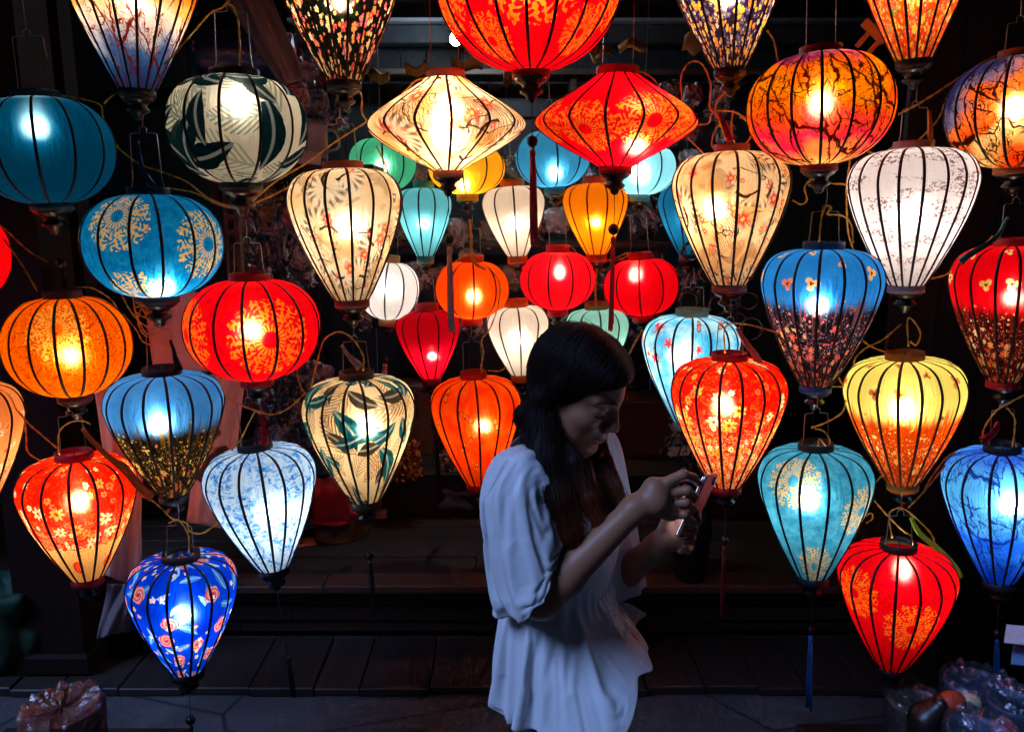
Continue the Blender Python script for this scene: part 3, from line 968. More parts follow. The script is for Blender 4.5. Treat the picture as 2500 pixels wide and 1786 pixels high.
lantern('F7', 'diamond', (1511, 182), (1505, 408), 200, 2.12, red_mandala([(-.55, .35, .42), (.35, .42, .48), (1.1, .52, .4), (-1.35, .5, .4)]),
        'red diamond-shaped lantern with gold lace, beside the cream one', 14, '#a01418', rib=(.03, .003, .003), rb=.20, rt=.25, power=78, bt=.33, bx=.22, two=True, hang=60, up=.7, tassel=(85, 14, 235, 16, '#ff4048'))
lantern('F8', 'tall', (1780, -195), (1786, 170), 152, 2.12, lambda g, u, v, h: P_allover(g, u, v, (.02, .012, .06), (.05, .03, .13), ['#ffae20', '#ff8a10', '#5a4a98', '#ffd8d0', '#ffc830', '#3a3478'], (9.0, 6.5), (.9, .75), '#4a3a10'),
        'purple balloon lantern crowded with orange and yellow flowers', 16, '#14101c', rb=.26, power=70, bt=.5)
lantern('F9', 'tall', (2246, -205), (2237, 150), 150, 2.10, lambda g, u, v, h: P_allover(g, u, v, (.75, .02, .005), (.9, .16, .01), ['#ff9a10', '#ff3a08', '#ffd040', '#ff1a10', '#7a8a28'], (8.0, 11.0, 5.0), (.8, .6, .5), '#5a5a10'),
        'fiery red and yellow flowered balloon lantern at the top right edge', 16, '#2a1010', rb=.30, power=80, bt=.5)
lantern('F10', 'round', (2012, 131), (2008, 402), 184, 2.05, lambda g, u, v, h: P_branches(g, u, v, SUNSET2, h(1.0), '#4a1206', 3.4),
        'round sunset lantern with bare branches, orange above pink', 16, '#8a1030', rb=.245, rt=.28, power=78, bt=.56, bx=.01, two=True, hang=60, up=.7, hot=.13, tassel=None)
lantern('F11', 'round', (2500, 139), (2487, 408), 186, 2.08, lambda g, u, v, h: P_branches(g, u + 0.35, v, SUNSET3, h(1.0), '#3a1408', 6.1, ush=.30),
        'round sunset lantern with a blue shoulder, cut by the right edge', 16, '#a86030', rb=.27, rt=.27, power=72, bt=.55, bx=-.05, hang=60, up=.7, hot=.13)
lantern('F12', 'round', (354, 475), (376, 722), 178, 2.10, blue_mandala([(-.10, .80, .50), (1.28, .52, .52), (-1.38, .42, .42), (0.0, .04, .55)]),
        'round blue lantern with cream mandalas, third from the left edge', 14, '#0c2a40', rb=.30, rt=.29, power=66, bulb=(1, .93, .80), bt=.16, bx=.10, hang=125, hot=.12)
lantern('F13', 'balloon', (835, 412), (857, 732), 140, 2.12, lambda g, u, v, h: P_crane(g, u, v, '#fff0d8', '#ffd8a0', '#8a6248', '#f03010', 2.2),
        'cream balloon lantern with ink cranes, left of the cyan one', 16, '#a85040', rib=BRN, power=76, bulb=(1, .87, .68), bt=.58, hang=85)
lantern('F14', 'round', (-160, 505), (-135, 742), 176, 2.12, plain(RED, RED2),
        'plain red round lantern, only its rim in view at the left edge', 12, '#8a0c10', rib=(.05, .003, .003), power=50)
lantern('F15', 'round', (144, 726), (173, 962), 164, 2.06, lambda g, u, v, h: P_damask(g, u, v, '#ff7c00', '#ff8e06', '#d82800', '#ffb030', .35, h(.75), .55),
        'round orange lantern with scrolling leaf print, at the left edge', 16, '#5a2414', rt=.29, rb=.27, power=64, bt=.42, bx=.02, hang=0, hot=.13, rib=BRN, up=.2)
lantern('F16', 'round', (604, 683), (622, 924), 169, 2.10, red_mandala([(-.95, .50, .55), (.55, .48, .60)]),
        'round red lantern with two gold mandalas, right of the blue mandala lantern', 14, '#a00c14', rib=(.03, .003, .004), rb=.24, rt=.29, power=60, bt=.50, bx=-.02, hang=70, hot=.13)
lantern('F17', 'balloon', (390, 912), (418, 1205), 148, 2.08, lambda g, u, v, h: P_meadow(g, u, v, (.03, .26, .70), (.16, .46, .82), (.012, .012, .008), h(.62), ['#ffae20', '#ffd040', '#ff4a20', '#ffc860'], ['#c8902a', '#ffd070', '#6a5a20', '#e8b050']),
        'blue balloon lantern fading into a dark yellow-flowered meadow', 16, '#1c2430', rb=.25, rt=.32, power=60, bulb=(1, .93, .82), bt=.62, bx=-.12, hang=90, hot=.12)
lantern('F18', 'balloon', (174, 1118), (206, 1407), 151, 2.02, lambda g, u, v, h: P_gold(g, u, v, RED, (.95, .03, .0), '#ff9a18', '#fff0c0', h(.34), .8),
        'red balloon lantern with gold peonies and a gold hem, lower left', 14, '#a80c20', rb=.27, rt=.31, power=105, bt=.66, bx=.0, hang=85, hot=.12, rib=(.03, .004, .003))
lantern('F19', 'balloon', (620, 1095), (665, 1384), 139, 2.04, lambda g, u, v, h: P_water(g, u, v, (.80, .92, 1.0), [(.32, .62, .92), (.05, .33, .80), (.01, .12, .55)]),
        'pale balloon lantern marbled white and blue, lower left', 16, '#14181c', rb=.27, rt=.30, power=64, bulb=(.92, .96, 1.0), bt=.52, bx=.16, hang=95, hot=.1, rib=(.01, .012, .02), tassel=(190, 9, 90, 14, '#0c1016'))
lantern('F20', 'balloon', (437, 1362), (453, 1633), 138, 2.0, lambda g, u, v, h: P_roses(g, u, v, (.0, .055, .62), (.0, .11, .78), (.10, .42, .92), ['#ffb0a8', '#e0605c', '#b8403a']),
        'deep blue balloon lantern with pink roses, lowest at the left', 16, '#101418', rb=.30, rt=.33, power=70, bulb=(.9, .94, 1.0), bt=.55, hang=65, rib=(.004, .006, .012), tassel=(75, 12, 120, 14, '#060a14'))
lantern('F21', 'balloon', (869, 922), (891, 1220), 138, 2.10, lambda g, u, v, h: P_tropic(g, u, v, '#fff0d4', '#ffe2ba', '#1c8a88', '#0c3c5c', '#b88030', '#8a5a20', '#5a5048'),
        'cream balloon lantern with palm fronds and teal leaves', 16, '#4a3820', rib=(.02, .012, .008), rb=.27, rt=.30, power=68, bt=.62, bx=.10, hang=70, hot=.11, tassel=(85, 11, 150, 14, '#080c10'))
lantern('F22', 'balloon', (1156, 922), (1172, 1178), 110, 2.62, lambda g, u, v, h: P_butterfly(g, u, v, (1.0, .06, .005), (1.0, .16, .012), ['#ffb860', '#ff5a20'], '#7a1408', 2.0, .55, .4),
        'orange balloon lantern with butterflies behind the woman\'s shoulder', 14, '#c81810', rb=.30, rt=.28, power=72, bt=.58, bx=.12, hang=70, hot=.13, rib=(.10, .005, .003))
lantern('F23', 'balloon', (1790, 370), (1784, 695), 145, 2.16, lambda g, u, v, h: P_crane(g, u, v, '#ffe6c0', '#ffc484', '#7a4028', '#e82008', 4.1),
        'amber-cream balloon lantern with ink cranes, under the purple floral one', 16, '#a07068', rib=BRN, rb=.29, rt=.29, power=76, bulb=(1, .84, .62), bt=.60, bx=-.22, hang=0)
lantern('F24', 'balloon', (2238, 362), (2220, 697), 163, 2.10, lambda g, u, v, h: P_blossom(g, u, v, (.98, .91, .86), ('#7a5468', '#b07868')),
        'white balloon lantern with small brownish blossom sprigs', 18, '#b89098', rib=(.05, .018, .02), rb=.28, rt=.30, power=72, bulb=(1, .90, .84), bt=.55, hang=75)
lantern('F25', 'balloon', (2016, 607), (1996, 940), 151, 2.08, lambda g, u, v, h: P_meadow(g, u, v, (.02, .25, .68), (.06, .38, .80), (.012, .012, .016), h(.62), ['#ff2a20', '#ff7040', '#ffb060', '#f0203a'], ['#e090a0', '#b8c8d8', '#ff5a50', '#9098c8'], 5.0, ['#ffb870', '#ff8050']),
        'blue balloon lantern whose lower half is a dark meadow with red flowers', 16, '#0c4a80', rb=.26, rt=.33, power=66, bulb=(1, .93, .84), bt=.62, bx=-.04, hang=70, hot=.12)
lantern('F26', 'balloon', (2483, 598), (2459, 928), 157, 2.08, lambda g, u, v, h: P_meadow(g, u, v, (1.0, .006, .015), (.80, .004, .03), (.05, .006, .006), h(.56), ['#ff6a30', '#ffb060', '#e8e0c0', '#ff3020'], ['#ff5040', '#ffa080', '#d0d8e0', '#a82018'], 5.0, ['#ffe0a0', '#d8c060']),
        'red balloon lantern with a flowered lower half, cut by the right edge', 16, '#a80c14', rb=.28, rt=.30, power=64, bt=.64, bx=.05, hang=80, hot=.13, rib=(.03, .004, .003))
lantern('F27', 'balloon', (2216, 875), (2210, 1178), 153, 2.06, lambda g, u, v, h: P_meadow(g, u, v, (.98, .84, .20), (1.0, .92, .38), (.62, .07, .0), h(.60), ['#ff3a10', '#ff8a20', '#fff0a0', '#ffb040'], ['#ff9a30', '#ffd060', '#e05010', '#fff0b0'], 5.0, ['#e09020', '#c06a10']),
        'yellow balloon lantern over an orange flowered lower half', 18, '#b86a18', rib=(.06, .022, .004), rb=.26, rt=.31, power=72, bulb=(1, .88, .60), bt=.62, hang=0)
lantern('F28', 'balloon', (1784, 877), (1776, 1184), 142, 2.0, lambda g, u, v, h: P_gold(g, u, v, (1.0, .014, .0), (.92, .008, .012), '#ffb838', '#fff4c4', None, 3.1),
        'red and gold flowered balloon lantern next to the phone', 16, '#b81410', rib=(.05, .006, .003), rb=.26, rt=.30, power=100, bt=.66, bx=-.06, hang=70, hot=.13, tassel=(85, 11, 190, 14, '#7a1212'))
lantern('F29', 'balloon', (1691, 770), (1680, 1030), 120, 2.45, lambda g, u, v, h: P_butterfly(g, u, v, (.10, .55, .80), (.62, .86, .88), ['#ffe8a0', '#ff6a50'], '#6a2018', 2.0, .6, 1.9, ['#e83030', '#f8e0b0']),
        'pale blue butterfly lantern half hidden behind the red and gold one', 16, '#7ab0a0', rib=(.015, .02, .02), rb=.28, rt=.32, power=84, bulb=(.96, .98, 1.0), bt=.62, bx=-.1, hang=50, tassel=(70, 10, 150, 13, '#b01820'))
lantern('F30', 'balloon', (1996, 1095), (1988, 1403), 142, 2.04, blue_mandala([(-.75, .86, .50), (.62, .62, .46), (-.30, .16, .50), (1.35, .42, .42)], (.04, .32, .50), (.14, .50, .66)),
        'teal balloon lantern with cream mandalas, right of the phone', 14, '#1c2a30', rb=.28, rt=.30, power=74, bulb=(1, .95, .86), bt=.63, bx=-.08, hang=70, hot=.12, rib=(.008, .010, .012), tassel=(85, 11, 205, 15, '#2a78c0'))
lantern('F31', 'balloon', (2455, 1100), (2447, 1415), 152, 2.06, lambda g, u, v, h: P_branches(g, u, v, TREEBLUE, h(1.0), '#1434a0', 9.2, amount=.9),
        'bright blue balloon lantern with tree print, cut by the right edge', 14, '#14202c', rb=.27, rt=.30, power=72, bulb=(.85, .95, 1.0), bt=.62, bx=.16, hang=85, hot=.12, rib=(.004, .010, .03), tassel=(85, 11, 130, 14, '#1c5090'))
lantern('F32', 'balloon', (2200, 1338), (2182, 1625), 148, 1.98, red_mandala([(-.12, .52, .52), (1.28, .62, .5), (-1.2, .72, .45)]),
        'red balloon lantern with gold mandalas, lowest at the right', 16, '#201410', rb=.24, rt=.30, power=66, bt=.78, bx=.10, hang=65, hot=.14, rib=(.03, .003, .003), tassel=None)
lantern('F33', 'balloon', (-98, 935), (-72, 1245), 150, 2.06, lambda g, u, v, h: P_gold(g, u, v, (.95, .30, .08), (.95, .45, .20), '#ffb060', '#ffe0c0', None, 5.0),
        'orange flowered balloon lantern, only its side in view at the left edge', 14, '#7a2a18', power=80)

# ---- smaller plain lanterns deeper in the shop
def back(key, kind, T, B, hw, col, col2, label, collar, N=10, **kw):
    kw.setdefault('rib', (.05, .012, .006)); kw.setdefault('power', 64.); kw.setdefault('rb', .30 if kind == 'balloon' else .27); kw.setdefault('rt', .36 if kind == 'balloon' else .30)
    kw.setdefault('hang', 45); kw.setdefault('ribw', .0036); kw.setdefault('hot', .12)
    lantern(key, kind, T, B, hw, kw.pop('Y', 3.4), plain(col, col2), label, N, collar, **kw)

back('B1', 'round', (930, 338), (936, 468), 86, (.08, .52, .38), (.14, .62, .48), 'plain green round lantern peeking out left of the cream diamond', '#3a9a74', rib=(.004, .02, .012), power=52, bt=.5, up=.5)
back('B2', 'round', (1138, 352), (1141, 474), 96, (1.0, .52, .03), (1.0, .60, .06), 'plain yellow round lantern below the cream diamond', '#f0b030', power=64, bt=.28, bx=-.08, up=.5)
back('B3', 'balloon', (1034, 459), (1038, 626), 68, (.22, .68, .70), (.36, .78, .78), 'plain cyan balloon lantern right of the cream crane balloon', '#5ab0a8', rib=(.008, .03, .03), bulb=(.96, .98, 1.0), power=66, bt=.5, up=.06)
back('B4', 'balloon', (1251, 455), (1263, 626), 79, (1.0, .82, .62), (1.0, .93, .86), 'plain white balloon lantern under the yellow round one', '#e87830', rib=(.10, .035, .008), bulb=(1, .90, .78), power=62, bt=.5, up=.3)
back('B5', 'round', (1346, 318), (1354, 457), 93, (.05, .32, .52), (.12, .45, .62), 'plain blue round lantern between the two diamonds', '#3a7a90', rib=(.006, .02, .035), bulb=(1, .96, .9), power=60, bt=.32, bx=.02, up=.5)
back('B6', 'balloon', (1453, 447), (1457, 622), 80, (1.0, .33, .01), (1.0, .42, .02), 'plain orange-yellow balloon lantern under the red diamond', '#f04818', rib=(.30, .02, .004), power=80, bt=.48, up=.3, hot=.14)
back('B7', 'round', (1568, 350), (1562, 475), 92, (.30, .70, .76), (.45, .80, .82), 'plain light cyan round lantern behind the red diamond', '#70b0b0', rib=(.01, .03, .03), bulb=(.96, .98, 1.0), power=72, bt=.45, up=.5)
back('B8', 'balloon', (1680, 452), (1681, 622), 74, (.02, .27, .48), (.05, .36, .58), 'plain blue balloon lantern half behind the amber crane balloon', '#1c5a78', rib=(.004, .015, .03), bulb=(1, .96, .9), power=52, up=.2)
back('B9', 'round', (952, 640), (945, 778), 76, (.95, .86, .78), (1.0, .95, .92), 'plain white round lantern half behind the cream crane balloon', '#e8b070', rib=(.06, .04, .015), bulb=(1, .95, .92), power=60, tassel=(60, 8, 80, 16, '#e8b0a8'))
back('B10', 'round', (1152, 639), (1152, 776), 93, (1.0, .10, .008), (1.0, .19, .01), 'plain orange round lantern, left of the pink one', '#e83a18', rib=(.12, .006, .004), power=66, bt=.42, bx=.04, hot=.16, hang=62)
back('B11', 'round', (1362, 615), (1362, 754), 92, (1.0, .012, .035), (.95, .02, .06), 'plain pinkish red round lantern in the middle of three', '#e01428', rib=(.12, .004, .006), power=64, bt=.62, bx=.04, hot=.18)
back('B12', 'round', (1564, 633), (1570, 768), 95, (1.0, .006, .022), (.90, .006, .04), 'plain red round lantern, rightmost of the small ones', '#d81420', rib=(.12, .003, .004), power=56, bt=.68, bx=-.12, hot=.16, hang=90)
back('B13', 'balloon', (1042, 758), (1053, 922), 78, (.95, .006, .045), (.95, .02, .09), 'plain crimson balloon lantern below the white round one', '#a01430', rib=(.10, .003, .006), power=56, bt=.36, bx=.06, hot=.16, hang=60, tassel=(60, 9, 190, 14, '#2a0c1c'))
back('B14', 'balloon', (1261, 748), (1271, 914), 78, (1.0, .86, .68), (1.0, .95, .90), 'plain white balloon lantern touching the woman\'s hair', '#f07018', rib=(.08, .03, .008), bulb=(1, .92, .82), power=66, hang=40, tassel=(55, 9, 110, 14, '#c87830'))
back('B15', 'balloon', (1457, 754), (1462, 915), 78, (.36, .70, .58), (.46, .78, .66), 'plain pale green lantern just above the woman\'s head', '#7a8a50', rib=(.02, .025, .012), bulb=(1, .98, .92), power=66, hang=40)
# ------------------------------------------------------------------ bare bulb and things on the walls
bb = empty('bare_bulb', at(1113, 96, 4.0), 'bare white light bulb left of the largest red lantern', 'light bulb')
link('glass', bulb_mesh(.030, bulb_mat((.85, .93, 1.0), 30.0)), bb)
o = MB().lathe([(.016, .030), (.019, .045), (.019, .075), (.010, .085)], 14).build('socket', M_wood, bb)
MB().tube([(0, 0, .08), (.01, .02, .3), (.0, .05, .5)], .003, 6).build('flex', simple('flex_brown', (0.05, 0.03, 0.015), 0.5), bb)
ld = bpy.data.lights.new('bulb_light', 'POINT')
ld.color = (.70, .86, 1.0); ld.energy = 12.0; ld.shadow_soft_size = .03
lo = link('bulb_light', ld, bb); lo.location = (0, -.075, -.01)

def film_mat(name, c1, c2, rough=0.2, film=0.45):
    """coloured goods under creased clear film"""
    g = G(name)
    o = g.obj()
    n = g.noise(o, 16.0, 3.0, 0.6, 0.5)
    cr = g.noise(o, 45.0, 3.0, 0.7, 1.5)
    c = g.mix(g.step(0.42, 0.58, n), c1, c2)
    inner = g.bsdf(c, 0.6, 0.2)
    nrm = g.bump(cr, 0.5, 0.015)
    gl = g.shader('ShaderNodeBsdfGlossy', Color=(.9, .9, .95), Roughness=rough)
    g.put(gl.k.node.inputs['Normal'], nrm)
    lw = g.node('ShaderNodeLayerWeight')
    lw.inputs[0].default_value = film
    g.put(lw.inputs['Normal'], nrm)
    return g.done(g.mixs(V(g, lw.outputs['Fresnel']) * 0.9 + 0.06, inner, gl))

FILMS = [film_mat('film_red', (.25, .012, .012), (.05, .01, .012)), film_mat('film_blue', (.015, .05, .20), (.01, .015, .04)),
         film_mat('film_dark', (.02, .02, .022), (.06, .05, .05)), film_mat('film_white', (.30, .29, .30), (.12, .11, .12)),
         film_mat('film_brown', (.10, .05, .03), (.03, .02, .015)), film_mat('film_ochre', (.20, .12, .03), (.06, .03, .012))]

def packet_mesh(seed, w, h, d, mat, n=10, jit=0.0):
    r = np.random.default_rng(seed)
    k = r.normal(size=(6, 3)) * 2.6
    ph = r.uniform(0, 6.28, 6)
    b = MB()
    vs, fs = [], []
    for j in range(n + 1):
        for i in range(2 * n):
            a = 2 * math.pi * i / (2 * n)
            t = math.pi * j / n
            ex = 0.55
            sx = math.copysign(abs(math.cos(a)) ** ex, math.cos(a)) * math.sin(t) ** .6
            sy = math.copysign(abs(math.sin(a)) ** ex, math.sin(a)) * math.sin(t) ** .6
            sz = math.copysign(abs(math.cos(t)) ** ex, math.cos(t))
            f = 1 + 0.10 * sum(math.sin(k[q] @ np.array((sx, sy, sz)) * 2.2 + ph[q]) for q in range(6)) / 1.6
            f += r.normal() * jit
            vs.append((sx * w / 2 * f, sy * d / 2 * f, sz * h / 2 * f))
    for j in range(n):
        for i in range(2 * n):
            a, c = j * 2 * n + i, j * 2 * n + (i + 1) % (2 * n)
            fs.append((a, a + 2 * n, c + 2 * n, c))
    return b.add(vs, fs).mesh('packet', mat, jit == 0)

PK = {}
def packet(px, py, Y, w, h, film, label, group, name='plastic_packet'):
    key = (film, random.randrange(3))
    if key not in PK: PK[key] = packet_mesh(film * 7 + key[1], .1, .1, .06, FILMS[film], 12, .07)
    s = mpp(px, py, Y)
    o = link(name, PK[key])
    o.location = at(px, py, Y)
    o.scale = (w * s / .1, 1.0, h * s / .1)
    o.rotation_euler = (random.uniform(-.15, .15), random.uniform(-.35, .35), random.uniform(-.6, .6))
    return tag(o, ['red', 'blue', 'black', 'whitish', 'brown', 'ochre'][film] + ' ' + label, 'packet', group)

rl = 'plastic packet on the rack right of the leaf lantern'
for (px, py, w, h, f) in [(700, 120, 60, 70, 0), (735, 175, 70, 60, 3), (660, 95, 70, 50, 3), (720, 235, 66, 60, 0), (770, 255, 62, 60, 1), (800, 215, 50, 55, 0),
                          (760, 320, 64, 55, 3), (815, 290, 60, 60, 1), (700, 300, 52, 60, 2), (835, 250, 44, 50, 1)]:
    packet(px, py, 2.95 + random.uniform(0, .25), w, h, f, rl, 'packets on the rack by the leaf lantern')
rl = 'crinkled packet hanging left of the cream crane balloon'
for k in range(22):
    px, py = 600 + (k % 4) * 44 + random.uniform(-12, 12), 470 + (k // 4) * 74 + random.uniform(-18, 18)
    packet(px, py, 3.0 + random.uniform(0, .3), random.uniform(44, 66), random.uniform(55, 85), random.choice([2, 2, 0, 2, 5, 3, 4]), rl, 'packets hanging left of the crane balloon')
rl = 'glossy wrapped packet between the red mandala and palm lanterns'
for k in range(16):
    px, py = 650 + (k % 4) * 42 + random.uniform(-12, 12), 905 + (k // 4) * 58 + random.uniform(-16, 16)
    packet(px, py, 3.05 + random.uniform(0, .3), random.uniform(44, 62), random.uniform(50, 70), random.choice([2, 2, 4, 0]), rl, 'wrapped packets behind the red mandala lantern')
rl = 'wrapped packet on the wall behind the small plain lanterns'
for k in range(56):
    px, py = 890 + (k % 14) * 60 + random.uniform(-20, 20), 420 + (k // 14) * 125 + random.uniform(-30, 30)
    packet(px, py, 3.95 + random.uniform(0, .25), random.uniform(46, 70), random.uniform(46, 76), random.choice([2, 2, 2, 4, 2, 3]), rl, 'wrapped packets behind the plain lanterns')
rl = 'glinting wrapped packet above the amber crane balloon'
for k in range(9):
    px, py = 1640 + (k % 3) * 60 + random.uniform(-14, 14), 225 + (k // 3) * 48 + random.uniform(-10, 10)
    packet(px, py, 3.0 + random.uniform(0, .3), random.uniform(40, 56), random.uniform(44, 58), random.choice([2, 2, 0]), rl, 'wrapped packets above the amber crane balloon')

# bangles threaded on a rack, right of the head
ring_me = MB()
rv, rf = [], []
for i in range(20):
    for j in range(6):
        a, c = 2 * math.pi * i / 20, 2 * math.pi * j / 6
        rv.append(((.042 + .007 * math.cos(c)) * math.cos(a), .007 * math.sin(c), (.042 + .007 * math.cos(c)) * math.sin(a)))
for i in range(20):
    for j in range(6):
        rf.append((i * 6 + j, ((i + 1) % 20) * 6 + j, ((i + 1) % 20) * 6 + (j + 1) % 6, i * 6 + (j + 1) % 6))
ring_me.add(rv, rf)
rmesh = ring_me.mesh('bangle', simple('bangle_lacquer', (.05, .03, .028), .15, .6, .3, .4, 30))
for k in range(30):
    px, py = 1690 + (k % 5) * 36 + random.uniform(-10, 10), 610 + (k // 5) * 62 + random.uniform(-14, 14)
    o = link('bangle', rmesh)
    o.location = at(px, py, 2.95 + random.uniform(0, .3))
    o.rotation_euler = (random.uniform(-.4, .4), random.uniform(-.5, .5), random.uniform(-.8, .8))
    o.scale = (random.uniform(.7, 1.0),) * 3
    tag(o, 'dark lacquered bangle on the wall between the amber and the blue flowered balloons', 'bangle', 'bangles hanging on the wall')

# blue printed bolt of cloth and the white mug behind the leaf lantern
bolt = empty('cloth_bolt', at(600, 135, 2.9), 'dark blue printed cloth roll behind the leaf lantern', 'cloth roll')
gb = G('blue_print_cloth')
uu, vv, ww = gb.sep(gb.obj())
bcol = flowers(gb, uu * 8, ww * 8, 1.6, .34, gb.mix(gb.noise(gb.obj(), 8.), (.006, .02, .07), (.012, .045, .13)), ['#c88a60', '#d0a080'], 5, .4, gb.m('ADD', .4, 0.))
M_bolt = gb.done(gb.bsdf(bcol, .35, .5))
c = MB().lathe([(.055, -.16), (.075, -.158), (.078, -.12), (.074, 0), (.078, .12), (.075, .158), (.055, .16)], 24)
o = c.build('roll', M_bolt, bolt); o.rotation_euler = (0, R(90), R(8))
o = MB().lathe([(.02, -.165), (.028, -.165), (.028, .165), (.02, .165)], 14).build('core_tube', simple('cardboard', (.25, .17, .10), .8), bolt); o.rotation_euler = (0, R(90), R(8))
mug = empty('white_mug', at(765, 345, 3.0), 'pale mug on the rack right of the leaf lantern', 'mug')
M_mug = simple('glazed_grey', (.34, .34, .40), .25, .5)
MB().lathe([(.045, -.06), (.05, -.055), (.052, .05), (.055, .06), (.050, .06), (.047, .04), (.045, -.05), (.01, -.052)], 22, True, True).build('cup_body', M_mug, mug)
MB().tube(spline([(.05, 0, .04), (.085, 0, .03), (.09, 0, -.02), (.05, 0, -.035)], 14), .006, 8).build('handle', M_mug, mug)
tagc = MB().box(-.05, .05, -.001, .001, -.022, .022).build('price_card', simple('white_card_stock', (.6, .6, .6), .6)); tagc.location = at(748, 385, 2.9)
tagc.rotation_euler = (0, R(4), R(10))
tag(tagc, 'small white printed card right of the leaf lantern', 'card')
shelf = empty('rack_shelf', at(720, 400, 3.05), 'dark shelf plank right of the leaf lantern', 'shelf')
board('shelf_plank', shelf, -.32, .30, -.06, .18, -.03, -.005, M_board, .001)
for sx in (-.3, .26):
    board('bracket', shelf, sx, sx + .025, -.04, .17, -.15, -.033, M_board)
shelf2 = empty('rack_shelf', at(1260, 590, 4.0), 'long dark shelf plank behind the small lanterns', 'shelf')
board('shelf_plank', shelf2, -1.0, 1.1, 0, .3, -.03, 0, M_board, .001)
for sx in (-.9, 0, .95):
    board('bracket', shelf2, sx, sx + .03, .02, .28, -.14, -.033, M_board)

# white awning cloth folded above the leaf lantern
def sheet(fn, nu, nv):
    vs = [fn(i / nu, j / nv) for j in range(nv + 1) for i in range(nu + 1)]
    fs = [(j * (nu + 1) + i, j * (nu + 1) + i + 1, (j + 1) * (nu + 1) + i + 1, (j + 1) * (nu + 1) + i) for j in range(nv) for i in range(nu)]
    return vs, fs

def cloth(name, fn, nu, nv, mat, thick=0.0015, parent=None):
    vs, fs = sheet(fn, nu, nv)
    o = MB().add(vs, fs).build(name, mat, parent)
    m = o.modifiers.new('solid', 'SOLIDIFY'); m.thickness = thick
    return o

def quad_px(c00, c10, c01, c11, Y, fold, amp):
    """cloth between four photo corners, hanging Y metres away, with vertical folds"""
    def fn(u, v):
        px = (c00[0] * (1 - u) + c10[0] * u) * (1 - v) + (c01[0] * (1 - u) + c11[0] * u) * v
        py = (c00[1] * (1 - u) + c10[1] * u) * (1 - v) + (c01[1] * (1 - u) + c11[1] * u) * v
        w = math.sin(u * fold * 6.28 + v * 2.0) * .6 + math.sin(u * fold * 2.7 * 6.28 + 1.3 + v * 4) * .25 + math.sin(v * 5 + u * 3) * .3
        return at(px + w * 3, py + w * 2, Y + w * amp)
    return fn

M_awn = simple('grey_tarpaulin', (.22, .20, .21), .6, .3, 0, .3, 12)
tag(cloth('tarpaulin', quad_px((520, -40), (640, -60), (690, 215), (745, 185), 2.75, 1.2, .03), 24, 30, M_awn), 'grey tarpaulin edge slanting down between the leaf and black floral lanterns', 'tarpaulin')

# perforated steel upright: two flanges with a ladder of holes between
up = empty('slotted_upright', at(565, 560, 2.75), 'rusty perforated steel upright left of the red mandala lantern', 'upright')
M_rust = simple('rusty_steel', (.09, .045, .03), .6, .4, .3, .5, 60)
for sx in (-1, 1):
    MB().box(sx * .017 - .006, sx * .017 + .006, -.002, .002, -.62, .42).build('flange', M_rust, up, False)
web = MB()
for k in range(21):
    web.box(-.0109, .0109, -.0018, .0018, -.62 + k * .05, -.62 + k * .05 + .018)
tag(web.build('web', M_rust, up, False), kind='stuff')
MB().box(.022, .026, -.002, .03, -.62, .42).build('side_flange', M_rust, up, False)

# ochre scraps of paper pinned along the shelf
M_paper = simple('ochre_paper', (.34, .17, .04), .7, .2, 0, .3, 30)
for i, (px, py, w, h, rz, lab) in enumerate([(925, 188, 50, 26, 0, 'ochre paper scrap on the wall left of the cream diamond lantern'), (1018, 172, 56, 26, -8, 'ochre paper scrap over the cream diamond lantern\'s left shoulder'),
        (1140, 158, 76, 26, 3, 'wide ochre paper scrap above the cream diamond lantern'), (1246, 190, 34, 34, 4, 'torn ochre paper tag beside the largest red lantern\'s base'),
        (1468, 128, 54, 26, -20, 'ochre paper scrap right under the largest red lantern\'s edge'), (1542, 112, 64, 24, -6, 'ochre paper scrap above the red diamond lantern'),
        (1690, 108, 44, 40, 10, 'ochre paper scrap left of the purple floral lantern')]):
    Y = 3.55
    s = mpp(px, py, Y)
    def fn(u, v, w=w * s, h=h * s, i=i):
        x, z = (u - .5) * w, (.5 - v) * h * (1 + .16 * math.sin(u * 5 + i * 2))
        return (x, -.012 * math.sin(u * 3.14) - .01 * math.sin(v * 4 + i), z + .01 * math.sin(u * 7 + i))
    o = cloth('paper_scrap', fn, 12, 6, M_paper, .0006)
    o.location = at(px, py, Y); o.rotation_euler = (0, R(rz), 0)
    tag(o, lab, 'paper')

# orange wooden clothes peg shape beside the fiery lantern
peg = empty('wooden_peg', at(2135, 78, 2.3), 'orange wooden bracket with two prongs at the top right', 'bracket')
peg.rotation_euler = (0, R(40), 0)
M_peg = simple('orange_wood', (.42, .16, .04), .5)
board('bar', peg, -.04, .04, -.006, .006, -.012, .012, M_peg)
board('prong', peg, -.016, -.004, -.005, .005, -.058, -.0125, M_peg)
board('prong', peg, .020, .032, -.005, .005, -.058, -.0125, M_peg)

